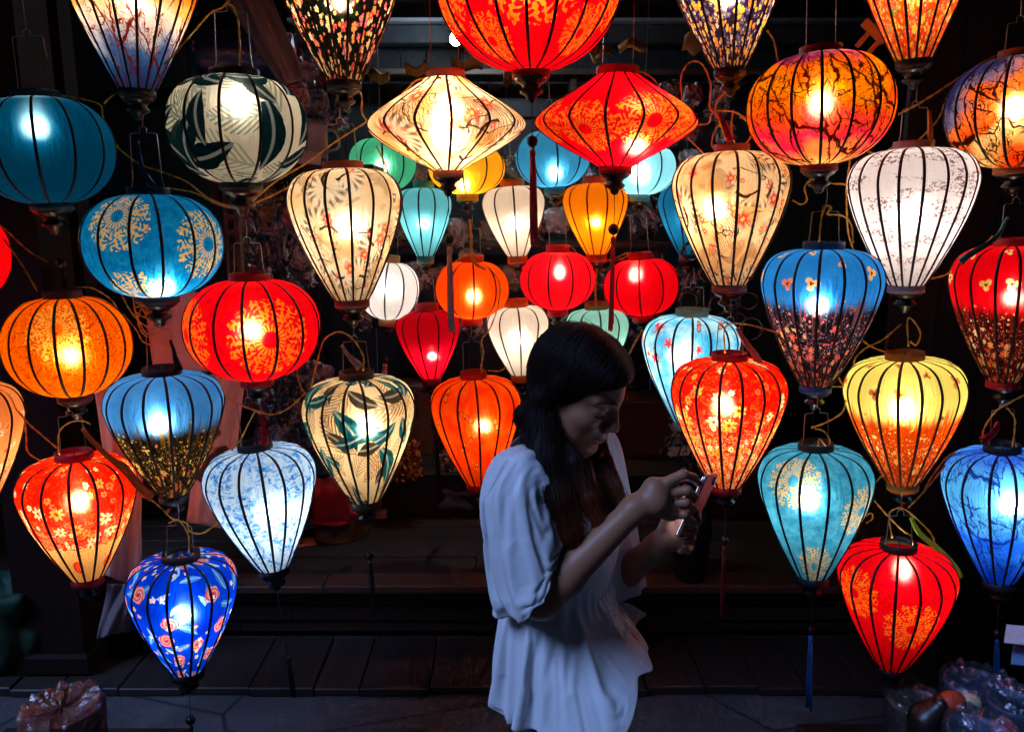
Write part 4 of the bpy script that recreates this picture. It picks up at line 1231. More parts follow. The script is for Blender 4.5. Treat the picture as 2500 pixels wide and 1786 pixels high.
# ------------------------------------------------------------------ cloths hanging at the left
g = G('peach_print_cloth')
o_ = g.obj()
x_, y_, z_ = g.sep(o_)
n = g.noise(g.comb(x_ * 7, z_ * 7), 1.0, 2.0)
m_ = g.step(.60, .63, n) * g.step(-.25, -.35, z_ - 1.5)
c_ = g.mix(g.noise(o_, 20., 3.), (.80, .42, .27), (.88, .50, .34))
M_peach = g.done(g.bsdf(g.mix(m_, c_, (.10, .025, .02)), .75, .2))
tag(cloth('banner', quad_px((345, 705), (500, 712), (375, 905), (575, 905), 2.35, 1.3, .018), 30, 24, M_peach), 'peach cloth hanging behind the cords, above the blue meadow lantern', 'cloth')
tag(cloth('banner', quad_px((500, 915), (600, 900), (455, 1275), (560, 1290), 2.36, 1.4, .02), 24, 40, M_peach), 'peach cloth with brown blots between the meadow and the marbled lanterns', 'cloth')
tag(cloth('banner', quad_px((225, 930), (330, 925), (255, 1120), (330, 1120), 2.36, 1.2, .02), 20, 20, M_peach), 'peach cloth strip between the orange and the blue meadow lanterns', 'cloth')
M_garm = simple('pale_garment', (.62, .42, .36), .75, .2, 0, .2, 18)
tag(cloth('garment', quad_px((262, 1120), (352, 1120), (250, 1400), (345, 1440), 2.32, 1.6, .02), 26, 40, M_garm), 'pale pinkish garment hanging right of the red peony lantern', 'garment')
tag(cloth('garment', quad_px((262, 1425), (385, 1420), (235, 1560), (345, 1530), 2.45, 1.3, .03), 26, 24, simple('grey_mauve_cloth', (.16, .13, .14), .7)), 'dim mauve cloth tail near the deck at the left', 'garment')
M_green = simple('green_cushion_cloth', (.006, .04, .018), .7, .3, 0, .3, 14)
o = link('green_cushion', packet_mesh(41, .36, .34, .26, M_green, 30)); o.location = (at(10, 1460, 2.84).x, 2.84, .034 + .165)
tag(o, 'dark green rounded cushion on the deck at the lower left edge', 'cushion')

# ------------------------------------------------------------------ goods on the platform
def onfloor(px, py, z):
    d = at(px, py, 1.0) - Vector((0, 0, CAMZ))
    return Vector((0, 0, CAMZ)) + d * ((z - CAMZ) / d.z)

p0 = onfloor(830, 1300, .277)
tin = empty('round_tin', p0, 'low round patchwork tin under the red cloth hat', 'tin')
g = G('patchwork_print')
x_, y_, z_ = g.sep(g.obj())
a_ = g.ang(x_, y_)
cell = g.vor(g.comb(a_ * 3.0, z_ * 20), 1.0)[1]
r1, r2, r3 = g.sep(cell)
M_tin = g.done(g.bsdf(g.ramp(r1, [(0, (.05, .025, .015)), (.3, (.14, .08, .04)), (.55, (.03, .02, .02)), (.75, (.20, .13, .06)), (.9, (.16, .03, .02))], True), .4, .5))
MB().lathe([(.118, 0), (.122, .004), (.120, .01), (.120, .085), (.122, .09), (.112, .09), (.112, .02), (.02, .015)], 36, True, True).build('tin_wall', M_tin, tin)
MB().lathe([(.1235, .000), (.126, .004), (.1235, .008)], 36, False, False).build('rim_band', simple('brass_rim', (.22, .13, .05), .35, .5, .6), tin)
hat = empty('red_hat', p0 + Vector((-.015, 0, .085)), 'crumpled red felt hat lying in the patchwork tin', 'hat')
M_felt = simple('red_felt', (.45, .018, .02), .8, .2, 0, .35, 25, .3)
hm = packet_mesh(5, .20, .22, .2, M_felt, 16)
o = link('crown', hm, hat); o.location = (0, 0, .06); o.rotation_euler = (0, R(-12), 0)
o = MB().lathe([(.112, 0), (.122, -.004), (.126, .006), (.11, .016)], 30, False, False, .05, 5).build('brim', M_felt, hat)
MB().tube([(.06, -.06, .05), (.10, -.07, .03), (.135, -.07, .012)], [.035, .026, .010], 10).build('tip', simple('pink_felt', (.40, .02, .04), .8), hat)
bx = empty('wooden_box', onfloor(930, 1262, .277), 'little pale wooden box right of the patchwork tin', 'box')
M_pale = simple('pale_wood', (.50, .30, .20), .6)
board('box_body', bx, -.02, .035, -.025, .025, .0, .042, M_pale)
board('lid', bx, -.034, -.0225, -.026, .026, .0, .055, M_pale)
cd = MB().box(-.06, .06, -.05, .05, 0, .004).build('orange_card', simple('orange_card_stock', (.50, .16, .06), .6), None, False)
cd.location = onfloor(735, 1325, .279); cd.rotation_euler = (0, 0, R(25)); tag(cd, 'orange card lying left of the patchwork tin', 'card')

def leaf_bunch(name, loc, rx, ry, rz, n, size, cols, label, cat, stems=True):
    root = empty(name, loc, label, cat)
    r = np.random.default_rng(n + int(rx * 999))
    for ci, c in enumerate(cols):
        b = MB()
        for k in range(n // len(cols)):
            d = r.normal(size=3); d /= np.linalg.norm(d)
            rad = r.uniform(.45, 1.0) ** .6
            p = Vector((d[0] * rx * rad, d[1] * ry * rad, abs(d[2]) * rz * rad))
            q = Vector(d + r.normal(size=3) * .5).normalized()
            t = q.orthogonal().normalized()
            t.rotate(Matrix.Rotation(r.uniform(0, 6.28), 3, q))
            w = q.cross(t)
            L = size * r.uniform(.6, 1.2)
            b.add([p, p + t * L * .5 + w * L * .32 + q * L * .10, p + t * L - q * L * .05, p + t * L * .5 - w * L * .32 + q * L * .10], [(0, 1, 2), (0, 2, 3)])
        o = b.build('foliage', simple('leaf_%s_%d' % (name, ci), c, .5, .4, 0, .4, 60), root, False)
        tag(o, kind='stuff')
    if stems:
        b = MB()
        for k in range(9):
            a = r.uniform(0, 6.28)
            b.tube([(0, 0, 0), (math.cos(a) * rx * .3, math.sin(a) * ry * .3, rz * .4), (math.cos(a) * rx * .7, math.sin(a) * ry * .7, rz * .7)], .002, 4)
        tag(b.build('stems', simple('stem_brown', (.05, .03, .015), .7), root), kind='stuff')
    return root
leaf_bunch('dried_flowers', onfloor(1062, 1215, .277), .13, .08, .11, 420, .030, [(.85, .32, .03), (.70, .14, .02), (.45, .09, .02)], 'low bunch of orange dried flowers on the raised floor', 'flowers')
leaf_bunch('dried_flowers', onfloor(985, 1160, .5), .10, .08, .20, 420, .030, [(.70, .26, .03), (.70, .06, .02), (.30, .13, .03)], 'taller bunch of red and orange dried flowers right of the palm lantern', 'flowers')
leaf_bunch('dried_leaves', onfloor(1110, 1140, .5), .10, .07, .10, 260, .034, [(.5, .28, .17), (.36, .2, .14), (.22, .18, .18)], 'bunch of pale brown dried leaves behind the orange butterfly lantern', 'leaves')
leaf_bunch('silk_flowers', at(1690, 1105, 2.7), .12, .07, .19, 170, .06, [(.6, .5, .46), (.3, .28, .28), (.09, .11, .10)], 'greyish silk flowers above the phone', 'flowers')
pt = at(1690, 1110, 2.7)
vase = empty('flower_vase', (pt.x, pt.y, .276), 'dark tall vase holding the greyish silk flowers', 'vase')
vase.location = (pt.x, 3.05, .276)
hv = pt.z - .276
bpy.data.objects[[o.name for o in bpy.data.objects if o.name.startswith('silk_flowers')][0]].location = (pt.x * 3.1 / 2.7, 3.05, at(1690, 1115, 3.05).z)
hv = at(1690, 1115, 3.05).z - .276
vase.location.x = pt.x * 3.1 / 2.7
MB().lathe([(.05, 0), (.06, .01), (.08, hv * .4), (.07, hv * .7), (.035, hv * .9), (.045, hv), (.035, hv - .01), (.02, hv * .5)], 20).build('vase_wall', simple('dark_glaze', (.012, .010, .010), .35), vase)
o = link('cloth_bundle', packet_mesh(77, .26, .12, .18, simple('blue_grey_cloth', (.10, .13, .17), .8), 12)); o.location = onfloor(1120, 1235, .30) + Vector((0, 0, .05))
tag(o, 'crumpled blue-grey cloth bundle behind the woman\'s sleeve', 'cloth')

# low cupboard and boxes in the dark behind the woman
for i, (px, py, w, h, d, lab) in enumerate([(1010, 1020, .22, .34, .2, 'brown cardboard box behind the palm lantern'), (1560, 1160, .5, .26, .25, 'dark reddish box on the step behind the woman\'s face'), (1340, 1200, .5, .3, .25, 'dark box hidden behind the woman\'s shoulder')]):
    p = onfloor(px, py + 90, .5); p.y = 4.0
    p.x = (px - 1250) / FPX * 4.05
    cb = empty('storage_box', (p.x, p.y, .5), lab, 'box')
    board('box_body', cb, -w / 2, w / 2, 0, d, .0, h, simple('box_board_%d' % i, [(.12, .06, .03), (.05, .012, .010), (.03, .02, .018)][i], .7))
    board('lid', cb, -w / 2 - .006, w / 2 + .006, -.006, d + .006, h + .001, h + .03, simple('box_board_%d' % i, (.1, .1, .1)))

# ------------------------------------------------------------------ goods wrapped in film at the bottom corners
def clear_film(name, tint=(.75, .82, .95), dcol=(.5, .5, .52), dens=.05):
    g = G(name)
    o = g.obj()
    n = g.noise(o, 30.0, 4.0, .7, 1.2)
    n2 = g.noise(o, 9.0, 2.0, .6, 1.0)
    nrm = g.bump(n * .4 + n2, .6, .02)
    gl = g.shader('ShaderNodeBsdfGlossy', Color=(.95, .95, 1.0), Roughness=.16)
    g.put(gl.k.node.inputs['Normal'], nrm)
    tr = g.shader('ShaderNodeBsdfTransparent', Color=tint)
    df = g.shader('ShaderNodeBsdfDiffuse', Color=dcol)
    lw = g.node('ShaderNodeLayerWeight')
    lw.inputs[0].default_value = .45
    g.put(lw.inputs['Normal'], nrm)
    return g.done(g.mixs(V(g, lw.outputs['Fresnel']) * .55 + .05, g.mixs(dens, tr, df), gl))
M_film = clear_film('clear_wrap')
M_film_warm = clear_film('warm_wrap', (.8, .45, .32), (.42, .20, .13), .35)

def film_cover(root, r, h, seed, top=True):
    """loose crinkled wrap around a cup"""
    q = np.random.default_rng(seed)
    k = [(q.integers(3, 17), q.uniform(0, 6.28), q.uniform(.3, 1)) for _ in range(7)]
    seg, prof = 48, [(1.05, 0), (1.07, .2), (1.08, .4), (1.10, .6), (1.12, .75), (1.14, .9), (1.13, 1.0), (1.02, 1.06), (.85, 1.04), (.66, 1.01), (.45, .98), (.25, .96), (.05, .95)]
    vs, fs = [], []
    for i, (rr, zz) in enumerate(prof):
        for s in range(seg):
            a = 2 * math.pi * s / seg
            w = sum(A * math.sin(n * a + p + zz * 3) for n, p, A in k) / 6
            f = 1 + .06 * w + q.normal() * .013
            vs.append((rr * r * f * math.cos(a), rr * r * f * math.sin(a), (zz + .07 * w * (zz > .5)) * h + q.normal() * .002))
    for i in range(len(prof) - 1):
        for s in range(seg):
            a, b_ = i * seg + s, i * seg + (s + 1) % seg
            fs.append((a, b_, b_ + seg, a + seg))
    return MB().add(vs, fs).build('film_wrap', M_film, root, False)

def wrapped_cup(px, py, Y, r_px, h, cupm, label, seed, name='wrapped_cup', ztab=.30):
    s = mpp(px, py, Y)
    r = r_px * s
    top = at(px, py, Y)
    hh = top.z - ztab
    root = empty(name, (top.x, Y, ztab), label, 'cup')
    MB().lathe([(r * .80, .0), (r * .84, .004), (r * .95, hh * .9), (r, hh * .92), (r * 1.0, hh * .97), (r * .92, hh * .97), (r * .86, hh * .9), (r * .74, .02), (.005, .015)], 30, True, True).build('cup_body', cupm, root)
    MB().lathe([(r * 1.005, hh * .70), (r * 1.03, hh * .72), (r * 1.03, hh * .76), (r * 1.01, hh * .78)], 30, False, False).build('hoop', simple('hoop_wood', (.07, .04, .025), .5), root)
    film_cover(root, r, hh, seed)
    return root

tabR = empty('low_table', (at(2350, 1786, 1.85).x, 1.86, 0), 'low dark table under the wrapped cups at the lower right', 'table')
tabL = empty('low_table', (at(130, 1786, 1.86).x, 1.84, 0), 'low dark table under the wrapped basket at the lower left', 'table')
for t, w in ((tabR, .34), (tabL, .26)):
    board('tabletop', t, -w, w, -.3, .22, .265, .298, M_board)
    for sx in (-1, 1):
        for sy in (-.26, .18):
            board('leg', t, sx * (w - .05) - .025, sx * (w - .05) + .025, sy - .02, sy + .02, 0, .263, M_board)
M_bam = simple('bamboo_blue', (.10, .14, .20), .4, .5, 0, .4, 30)
wrapped_cup(2385, 1660, 1.93, 72, .2, M_bam, 'tall grey-blue cup in crinkled film, lower right', 3)
wrapped_cup(2478, 1705, 1.80, 60, .2, M_bam, 'film-wrapped cup cut by the lower right corner', 4)
wrapped_cup(2235, 1705, 1.93, 62, .2, simple('bamboo_tan', (.22, .12, .05), .5), 'tan cup in glossy film left of the wooden parrot', 5)
wrapped_cup(2395, 1778, 1.68, 74, .2, M_bam, 'nearest film-wrapped cup, only its crinkled top in view', 6)
bk = wrapped_cup(150, 1722, 1.84, 84, .2, simple('basket_brown', (.22, .07, .035), .6), 'reddish brown basket wrapped in clear film, lower left corner', 9, 'wrapped_basket')
bk['category'] = 'basket'
for ch in bk.children:
    if ch.name.startswith('film_wrap'): ch.data.materials[0] = M_film_warm
wc = MB().box(-.05, .05, -.035, .035, 0, .003).build('white_card', simple('white_card_stock', (.6, .6, .6), .6), None, False)
wc.location = at(2508, 1552, 1.95); wc.rotation_euler = (R(18), R(-12), R(-38)); tag(wc, 'white card sticking in at the right edge', 'card')
tr = MB().box(-.05, .05, -.035, .035, 0, .003).build('blue_card', simple('blue_card_stock', (.10, .25, .45), .5), None, False)
tr.location = at(2524, 1604, 1.95); tr.rotation_euler = (R(18), R(-12), R(-38)); tag(tr, 'blue card corner under the white one at the right edge', 'card')
stand = empty('card_stand', (at(2560, 1640, 2.0).x, 2.0, 0), 'thin stand carrying the two cards at the right edge', 'stand')
board('post_shaft', stand, -.01, .01, -.01, .01, .3 * 0, at(2530, 1552, 2.0).z, M_board)
board('foot_plate', stand, -.09, .09, -.09, .09, 0.0, .02, M_board)
# ------------------------------------------------------------------ yellow electric cords strung between the lanterns
g = G('yellow_flex')
n = g.noise(g.obj(), 60.0, 2.0)
c_ = g.mix(n, (.78, .36, .03), (.92, .52, .05))
M_flex = g.done(g.bsdf(c_, .40, .45))
C_OFF = {1: (0, 0), 2: (800, 0), 3: (1600, 0), 4: (0, 560), 5: (800, 560), 6: (1600, 560), 7: (0, 1146), 8: (1600, 1146)}
K = 900 / 2273

def cord(crop, pts, Y, label, twist=True, r=.0014, strands=2):
    ox, oy = C_OFF[crop]
    P = [at(ox + p[0] * K, oy + p[1] * K, Y + (p[2] if len(p) > 2 else 0)) for p in pts]
    L = sum((P[i + 1] - P[i]).length for i in range(len(P) - 1))
    n = max(16, int(L / .0045))
    S = spline(P, n)
    b = MB()
    for k in range(strands):
        if twist:
            Q = []
            for i, p in enumerate(S):
                t = (S[min(i + 1, n)] - S[max(i - 1, 0)]).normalized()
                u = t.orthogonal() if False else t.cross(Vector((.1, 1, .2))).normalized()
                w = t.cross(u)
                a = i / n * L / .048 * 6.28 + k * math.pi
                Q.append(p + (u * math.cos(a) + w * math.sin(a)) * r * .95)
            b.tube(Q, r, 5)
        else:
            b.tube([p + Vector((k * .004, k * .003, k * .003)) for p in S], r, 6)
    return tag(b.build('electric_cord', M_flex), label, 'cord', 'yellow cords between the lanterns')

cord(1, [(1440, -60), (1380, 40), (1300, 80), (1200, 190), (1080, 330), (1010, 400)], 2.05, 'yellow cord slanting from the top to the sunset balloon\'s base')
cord(1, [(1400, 20), (1450, 60), (1475, 200), (1478, 420), (1480, 560, .06)], 2.06, 'yellow cord dropping into the leaf lantern')
cord(1, [(320, 580), (500, 610), (620, 650), (640, 740), (720, 900), (860, 1010), (1000, 1060), (1150, 1120), (1300, 1230), (1480, 1280), (1600, 1240), (1750, 1170), (1850, 1110)], 2.20, 'long yellow cord swagging under the leaf lantern from the teal one')
cord(1, [(1040, 1160), (1200, 1190), (1350, 1260), (1500, 1272), (1700, 1120), (1900, 1000), (2060, 880), (2230, 770), (2330, 700)], 2.16, 'yellow cord rising from the blue mandala lantern to the cream diamond')
cord(1, [(640, 640), (680, 600), (720, 575)], 2.08, 'short yellow cord at the sunset balloon\'s collar', r=.0012)
cord(1, [(-60, 1340), (0, 1390), (60, 1440), (170, 1540), (290, 1615)], 2.15, 'orange cord leaving the red lantern rim at the left edge')
cord(4, [(20, 60), (60, 110), (150, 240), (230, 380)], 2.10, 'yellow cord running down into the orange leaf-print lantern')
cord(4, [(470, 358), (560, 360), (640, 400), (700, 450), (760, 560), (800, 620)], 2.12, 'yellow cord along the shoulder of the orange leaf-print lantern')
cord(4, [(1830, 800), (1835, 900), (1860, 980), (1900, 1010), (1930, 920), (1960, 800), (2000, 680), (2090, 630), (2180, 680), (2240, 780), (2240, 870)], 2.10, 'yellow cord looped over the palm lantern\'s collar')
cord(4, [(1880, 1010), (1780, 1100), (1680, 1140), (1590, 1120), (1480, 1080), (1390, 1020), (1340, 900), (1320, 860)], 2.13, 'yellow cord sagging under the red mandala lantern')
cord(4, [(0, 1040), (100, 1110), (170, 1190), (250, 1260), (350, 1345)], 2.06, 'yellow cord from the left edge to the red peony lantern')
cord(4, [(110, 1110), (150, 1180), (162, 1270), (172, 1370), (260, 1432)], 2.10, 'yellow cord drooping behind the red peony lantern')
cord(4, [(360, 1385), (365, 1250), (430, 1190), (510, 1180), (560, 1200)], 2.0, 'yellow cord arched over the red peony lantern', r=.0012)
for q, pts in enumerate([[(750, 400), (790, 480), (850, 560), (930, 620), (990, 700), (1100, 760), (1160, 770)], [(820, 420), (840, 510), (900, 540), (870, 480), (830, 500), (900, 640), (960, 620)], [(1000, 420), (1030, 500), (1010, 600), (930, 660), (880, 640), (850, 560), (880, 460)], [(760, 520), (840, 620), (880, 690), (950, 720)]]):
    cord(4, pts, 2.25 + q * .02, ['yellow cord tangling down beside the blue mandala lantern\'s base', 'small loop of cord under the blue mandala lantern', 'wide loop of cord under the blue mandala lantern', 'lowest strand of the tangle over the blue meadow lantern'][q], r=.0012)
cord(4, [(1430, 1360), (1480, 1300), (1540, 1180), (1580, 1120), (1620, 1180), (1640, 1280)], 2.05, 'yellow cord hooked over the marbled lantern', r=.0012)
cord(7, [(830, 155), (920, 180), (1000, 240), (1060, 300), (1150, 330), (1170, 380), (1250, 390), (1340, 330)], 2.02, 'yellow cord above the deep blue rose lantern')
cord(7, [(1040, 330), (1100, 310), (1160, 400), (1165, 500)], 2.0, 'yellow cord hooked into the deep blue rose lantern', r=.0012)
cord(3, [(165, 620), (160, 470), (215, 385), (290, 400), (340, 520), (335, 660), (380, 720), (440, 870)], 2.2, 'yellow cord looping right of the red diamond lantern')
cord(3, [(440, 555), (380, 630), (375, 700), (410, 750), (370, 800), (350, 900), (420, 960)], 2.18, 'yellow cord twisting down to the amber crane balloon')
cord(3, [(520, 720), (580, 760), (600, 820), (550, 890), (490, 880), (470, 780), (480, 680)], 2.15, 'yellow cord ring above the amber crane balloon')
cord(3, [(270, 770), (330, 760), (360, 690), (480, 690), (560, 730)], 2.22, 'yellow cord crossing above the amber crane balloon')
cord(3, [(200, 850), (250, 900), (310, 960)], 2.2, 'short yellow cord at the red diamond\'s lower right')
cord(3, [(690, 190), (730, 250), (750, 350), (770, 430)], 2.15, 'yellow cord between the purple floral and the branch lanterns')
cord(3, [(1500, 705), (1650, 625), (1830, 510), (2000, 400), (2170, 310)], 2.16, 'yellow double cord rising to the right sunset lantern', strands=2, r=.0018)
cord(3, [(1800, 600), (1740, 740), (1620, 870)], 2.18, 'yellow cord dropping to the white blossom lantern')
cord(3, [(1310, 935), (1400, 950), (1480, 890), (1520, 870)], 2.14, 'short yellow cord left of the white blossom lantern\'s collar')
cord(3, [(1000, 1115), (950, 1115), (920, 1160), (935, 1230), (900, 1260), (845, 1235)], 2.12, 'yellow cord left of the branch lantern\'s base')
cord(3, [(1050, 1130), (1190, 1140), (1215, 1170)], 2.12, 'yellow cord right of the branch lantern\'s base')
cord(3, [(1200, 990), (1180, 1140), (1180, 1300), (1190, 1440), (1220, 1540)], 2.16, 'vertical yellow cord between the blue flowered and the white lanterns')
cord(3, [(1010, 1490), (1025, 1340), (1055, 1270), (1085, 1285), (1060, 1320), (1150, 1330), (1205, 1380), (1220, 1500)], 2.07, 'yellow cord knotted over the blue flowered lantern')
cord(6, [(430, 760), (425, 620), (470, 580), (560, 585), (650, 605), (770, 642)], 2.04, 'yellow cord from the red and gold lantern to the blue flowered one')
cord(6, [(1260, 670), (1330, 720), (1430, 762)], 2.10, 'yellow cord at the left shoulder of the yellow lantern')
cord(6, [(1515, 585), (1400, 680), (1300, 730), (1235, 790), (1220, 850)], 2.10, 'yellow cord sweeping left above the yellow lantern')
cord(6, [(1110, 870), (1150, 950), (1170, 968), (1050, 968)], 2.10, 'yellow cord under the blue flowered lantern\'s tip')
cord(6, [(1175, 1050), (1150, 1130), (1050, 1190), (960, 1220)], 2.08, 'yellow cord from the yellow lantern to the teal mandala one')
cord(6, [(980, 1225), (1040, 1245), (1075, 1300), (1060, 1340), (1010, 1290), (1005, 1350)], 2.03, 'yellow cord wound inside the teal mandala lantern\'s hook', r=.0012)
cord(6, [(1115, 1350), (1170, 1370), (1230, 1410)], 2.03, 'short yellow cord on the teal mandala lantern\'s shoulder', r=.0012)
cord(6, [(1660, 310), (1780, 285), (1860, 235), (1960, 170), (2080, 40)], 2.12, 'yellow cord from the white lantern to the red right-edge lantern')
cord(6, [(1560, 720), (1555, 560), (1590, 560), (1635, 640), (1610, 710), (1570, 690)], 2.06, 'yellow cord ring on top of the yellow lantern')
cord(6, [(2330, 980), (2273, 1020), (2180, 1070), (2100, 1120), (2030, 1220), (2010, 1310)], 2.04, 'yellow cord entering from the right edge above the tree lantern')
cord(6, [(2170, 1100), (2215, 1160), (2215, 1240), (2200, 1340)], 2.05, 'yellow cord hooked over the blue tree lantern')
cord(6, [(1650, 1620), (1700, 1530), (1790, 1410), (1850, 1370)], 2.08, 'yellow cord from the tree lantern\'s shoulder downwards')
cord(8, [(1790, -30), (1660, 130), (1560, 235)], 2.04, 'yellow cord slanting to the hook of the lowest red lantern')
cord(8, [(1350, 90), (1400, 38), (1450, 60)], 2.05, 'tiny yellow cord at the yellow lantern\'s base', r=.0012)
cord(8, [(1350, 190), (1420, 270), (1520, 370), (1585, 412)], 2.01, 'yellow cord crossing the hook of the lowest red lantern')
cord(8, [(1300, 330), (1340, 300), (1330, 265), (1295, 290)], 2.03, 'little yellow cord curl right of the teal mandala lantern', r=.0012)
cord(8, [(1460, 420), (1440, 290), (1470, 245), (1540, 245), (1640, 330), (1700, 395), (1720, 450), (1690, 478), (1630, 465)], 1.99, 'yellow cord coiled over the lowest red lantern')
cord(5, [(1000, 240), (1060, 330), (1050, 470), (1000, 610), (950, 680), (960, 760), (945, 850), (960, 885)], 2.62, 'yellow cord falling between the orange round and the white balloon lanterns')
cord(5, [(990, 870), (1060, 872), (1105, 845)], 2.6, 'short yellow cord under the white balloon by the hair')
cord(5, [(785, 200), (830, 170), (860, 160)], 3.35, 'short yellow cord at the orange round lantern', r=.0018)
cord(5, [(875, -60), (885, 60), (890, 150), (910, 210), (975, 250)], 3.3, 'yellow ribbon cord falling on the orange round lantern', r=.0040)
cord(5, [(1465, 110), (1500, 105), (1540, 150)], 3.35, 'short yellow cord on the pinkish red lantern', r=.0018)
cord(5, [(1720, 195), (1790, 170), (1850, 145), (1830, 175), (1740, 200)], 3.35, 'tangled yellow cord left of the red round lantern\'s collar', r=.0022)
cord(5, [(1660, 240), (1650, 380), (1655, 470)], 3.3, 'yellow cord down to the pale green lantern', r=.0026)
cord(5, [(1940, 620), (1900, 690), (1858, 770)], 3.2, 'pale cord end right of the pale green lantern', r=.0026)
cord(2, [(180, 540), (210, 600), (210, 690), (240, 745)], 2.15, 'yellow cord under the black floral lantern')
cord(2, [(420, 620), (480, 560), (540, 500), (600, 480)], 2.12, 'yellow cord on the upper left slope of the cream diamond')
cord(2, [(300, 900), (340, 980), (370, 1060), (385, 1130)], 2.2, 'yellow cord in front of the green round lantern')
cord(2, [(1910, 440), (1960, 455), (2010, 490), (2040, 530)], 2.12, 'yellow cord on the red diamond\'s collar', r=.0012)

# coloured silk ribbons tied to the hooks
def ribbon(pts, Y, w, col, label):
    P = spline([at(p[0], p[1], Y) for p in pts], 24)
    vs, fs = [], []
    for i, p in enumerate(P):
        t = (P[min(i + 1, 24)] - P[max(i - 1, 0)]).normalized()
        n = t.cross(Vector((0, 1, 0))).normalized()
        ww = w * (0.35 + 0.65 * i / 24)
        for k in range(7):
            a = (k / 6 - .5) * 2
            vs.append(p + n * a * ww + Vector((0, .004 * math.cos(a * 7 + i * .3), 0)))
    for i in range(24):
        for k in range(6):
            fs.append((i * 7 + k, i * 7 + k + 1, i * 7 + k + 8, i * 7 + k + 7))
    o = MB().add(vs, fs).build('silk_ribbon', simple('ribbon_%d_%d_%d' % tuple(int(v * 99) for v in lin(col)[:3]), lin(col)[:3], .5, .4, 0, .4, 120))
    m = o.modifiers.new('solid', 'SOLIDIFY'); m.thickness = .001
    return tag(o, label, 'ribbon')
ribbon([(200, 1045), (225, 1075), (262, 1110), (310, 1150), (345, 1195), (372, 1215)], 1.99, .014, '#ff5a18', 'orange silk ribbon flying off the red peony lantern')
ribbon([(335, 345), (345, 400), (362, 440), (378, 458)], 2.08, .010, '#1a5a80', 'blue silk ribbon inside the blue mandala lantern\'s hook')
ribbon([(833, 842), (850, 865), (868, 885), (880, 897)], 2.06, .011, '#e89a70', 'pale peach ribbon above the palm lantern')
ribbon([(636, 1010), (645, 1040), (646, 1070), (640, 1085)], 2.0, .012, '#d81c14', 'red silk ribbon above the marbled lantern')
ribbon([(1755, 275), (1770, 310), (1785, 345)], 2.12, .010, '#d81420', 'red silk ribbon above the amber crane balloon')
ribbon([(2270, 270), (2272, 320), (2265, 355), (2235, 380), (2212, 405)], 2.05, .010, '#d87818', 'ochre ribbon falling over the white blossom lantern')
ribbon([(1800, 800), (1820, 835), (1845, 870), (1862, 905)], 1.98, .012, '#f06a50', 'salmon ribbon over the red and gold lantern by the phone')
ribbon([(2462, 530), (2440, 570), (2410, 595), (2370, 620), (2345, 640)], 2.05, .010, '#4a8a80', 'grey-green ribbon trailing off the red right-edge lantern')
ribbon([(2225, 1262), (2245, 1300), (2290, 1340), (2330, 1385), (2343, 1412)], 1.975, .012, '#a8d030', 'lime green ribbon over the lowest red lantern')
ribbon([(2440, 1030), (2425, 1055), (2400, 1078)], 2.03, .014, '#b01420', 'red ribbon at the collar of the blue tree lantern')
ribbon([(415, 830), (425, 855), (432, 885), (440, 905)], 2.06, .009, '#141014', 'black tassel ribbon on the blue meadow lantern')
# ------------------------------------------------------------------ the woman looking at her phone
def surface_nets(F, org, h):
    """quads on the zero level of a sampled distance field"""
    S = F < 0
    c = S[:-1, :-1, :-1].astype(np.int8)
    tot = np.zeros_like(c)
    corners = [(i, j, k) for i in (0, 1) for j in (0, 1) for k in (0, 1)]
    nx, ny, nz = F.shape
    for (i, j, k) in corners: tot += S[i:nx - 1 + i, j:ny - 1 + j, k:nz - 1 + k]
    act = (tot > 0) & (tot < 8)
    ix = np.argwhere(act)
    idx = -np.ones(act.shape, dtype=np.int32)
    idx[act] = np.arange(len(ix))
    acc = np.zeros((len(ix), 3)); cnt = np.zeros(len(ix))
    val = {q: F[ix[:, 0] + q[0], ix[:, 1] + q[1], ix[:, 2] + q[2]] for q in corners}
    for a in corners:
        for ax in range(3):
            if a[ax] == 0:
                b = tuple(v + (1 if i == ax else 0) for i, v in enumerate(a))
                fa, fb = val[a], val[b]
                m = (fa < 0) != (fb < 0)
                t = np.where(m, fa / np.where(m, fa - fb, 1), 0)
                p = np.tile(np.array(a, float), (len(ix), 1)); p[:, ax] += t
                acc[m] += p[m]; cnt[m] += 1
    verts = (ix + acc / cnt[:, None]) * h + org
    faces = []
    for ax in range(3):
        o1, o2 = [(1, 2), (2, 0), (0, 1)][ax]
        sl0 = [slice(None)] * 3; sl1 = [slice(None)] * 3
        sl0[ax] = slice(0, -1); sl1[ax] = slice(1, None)
        A, B = S[tuple(sl0)], S[tuple(sl1)]
        e = np.argwhere(A != B)
        ok = (e[:, o1] > 0) & (e[:, o2] > 0) & (e[:, o1] < F.shape[o1] - 1) & (e[:, o2] < F.shape[o2] - 1)
        e = e[ok]
        flip = A[tuple(e.T)]
        q = []
        for d1, d2 in ((-1, -1), (0, -1), (0, 0), (-1, 0)):
            cc = e.copy(); cc[:, o1] += d1; cc[:, o2] += d2
            q.append(idx[tuple(cc.T)])
        q = np.stack(q, 1)
        q[~flip] = q[~flip][:, ::-1]
        faces.append(q)
    return verts, np.concatenate(faces)

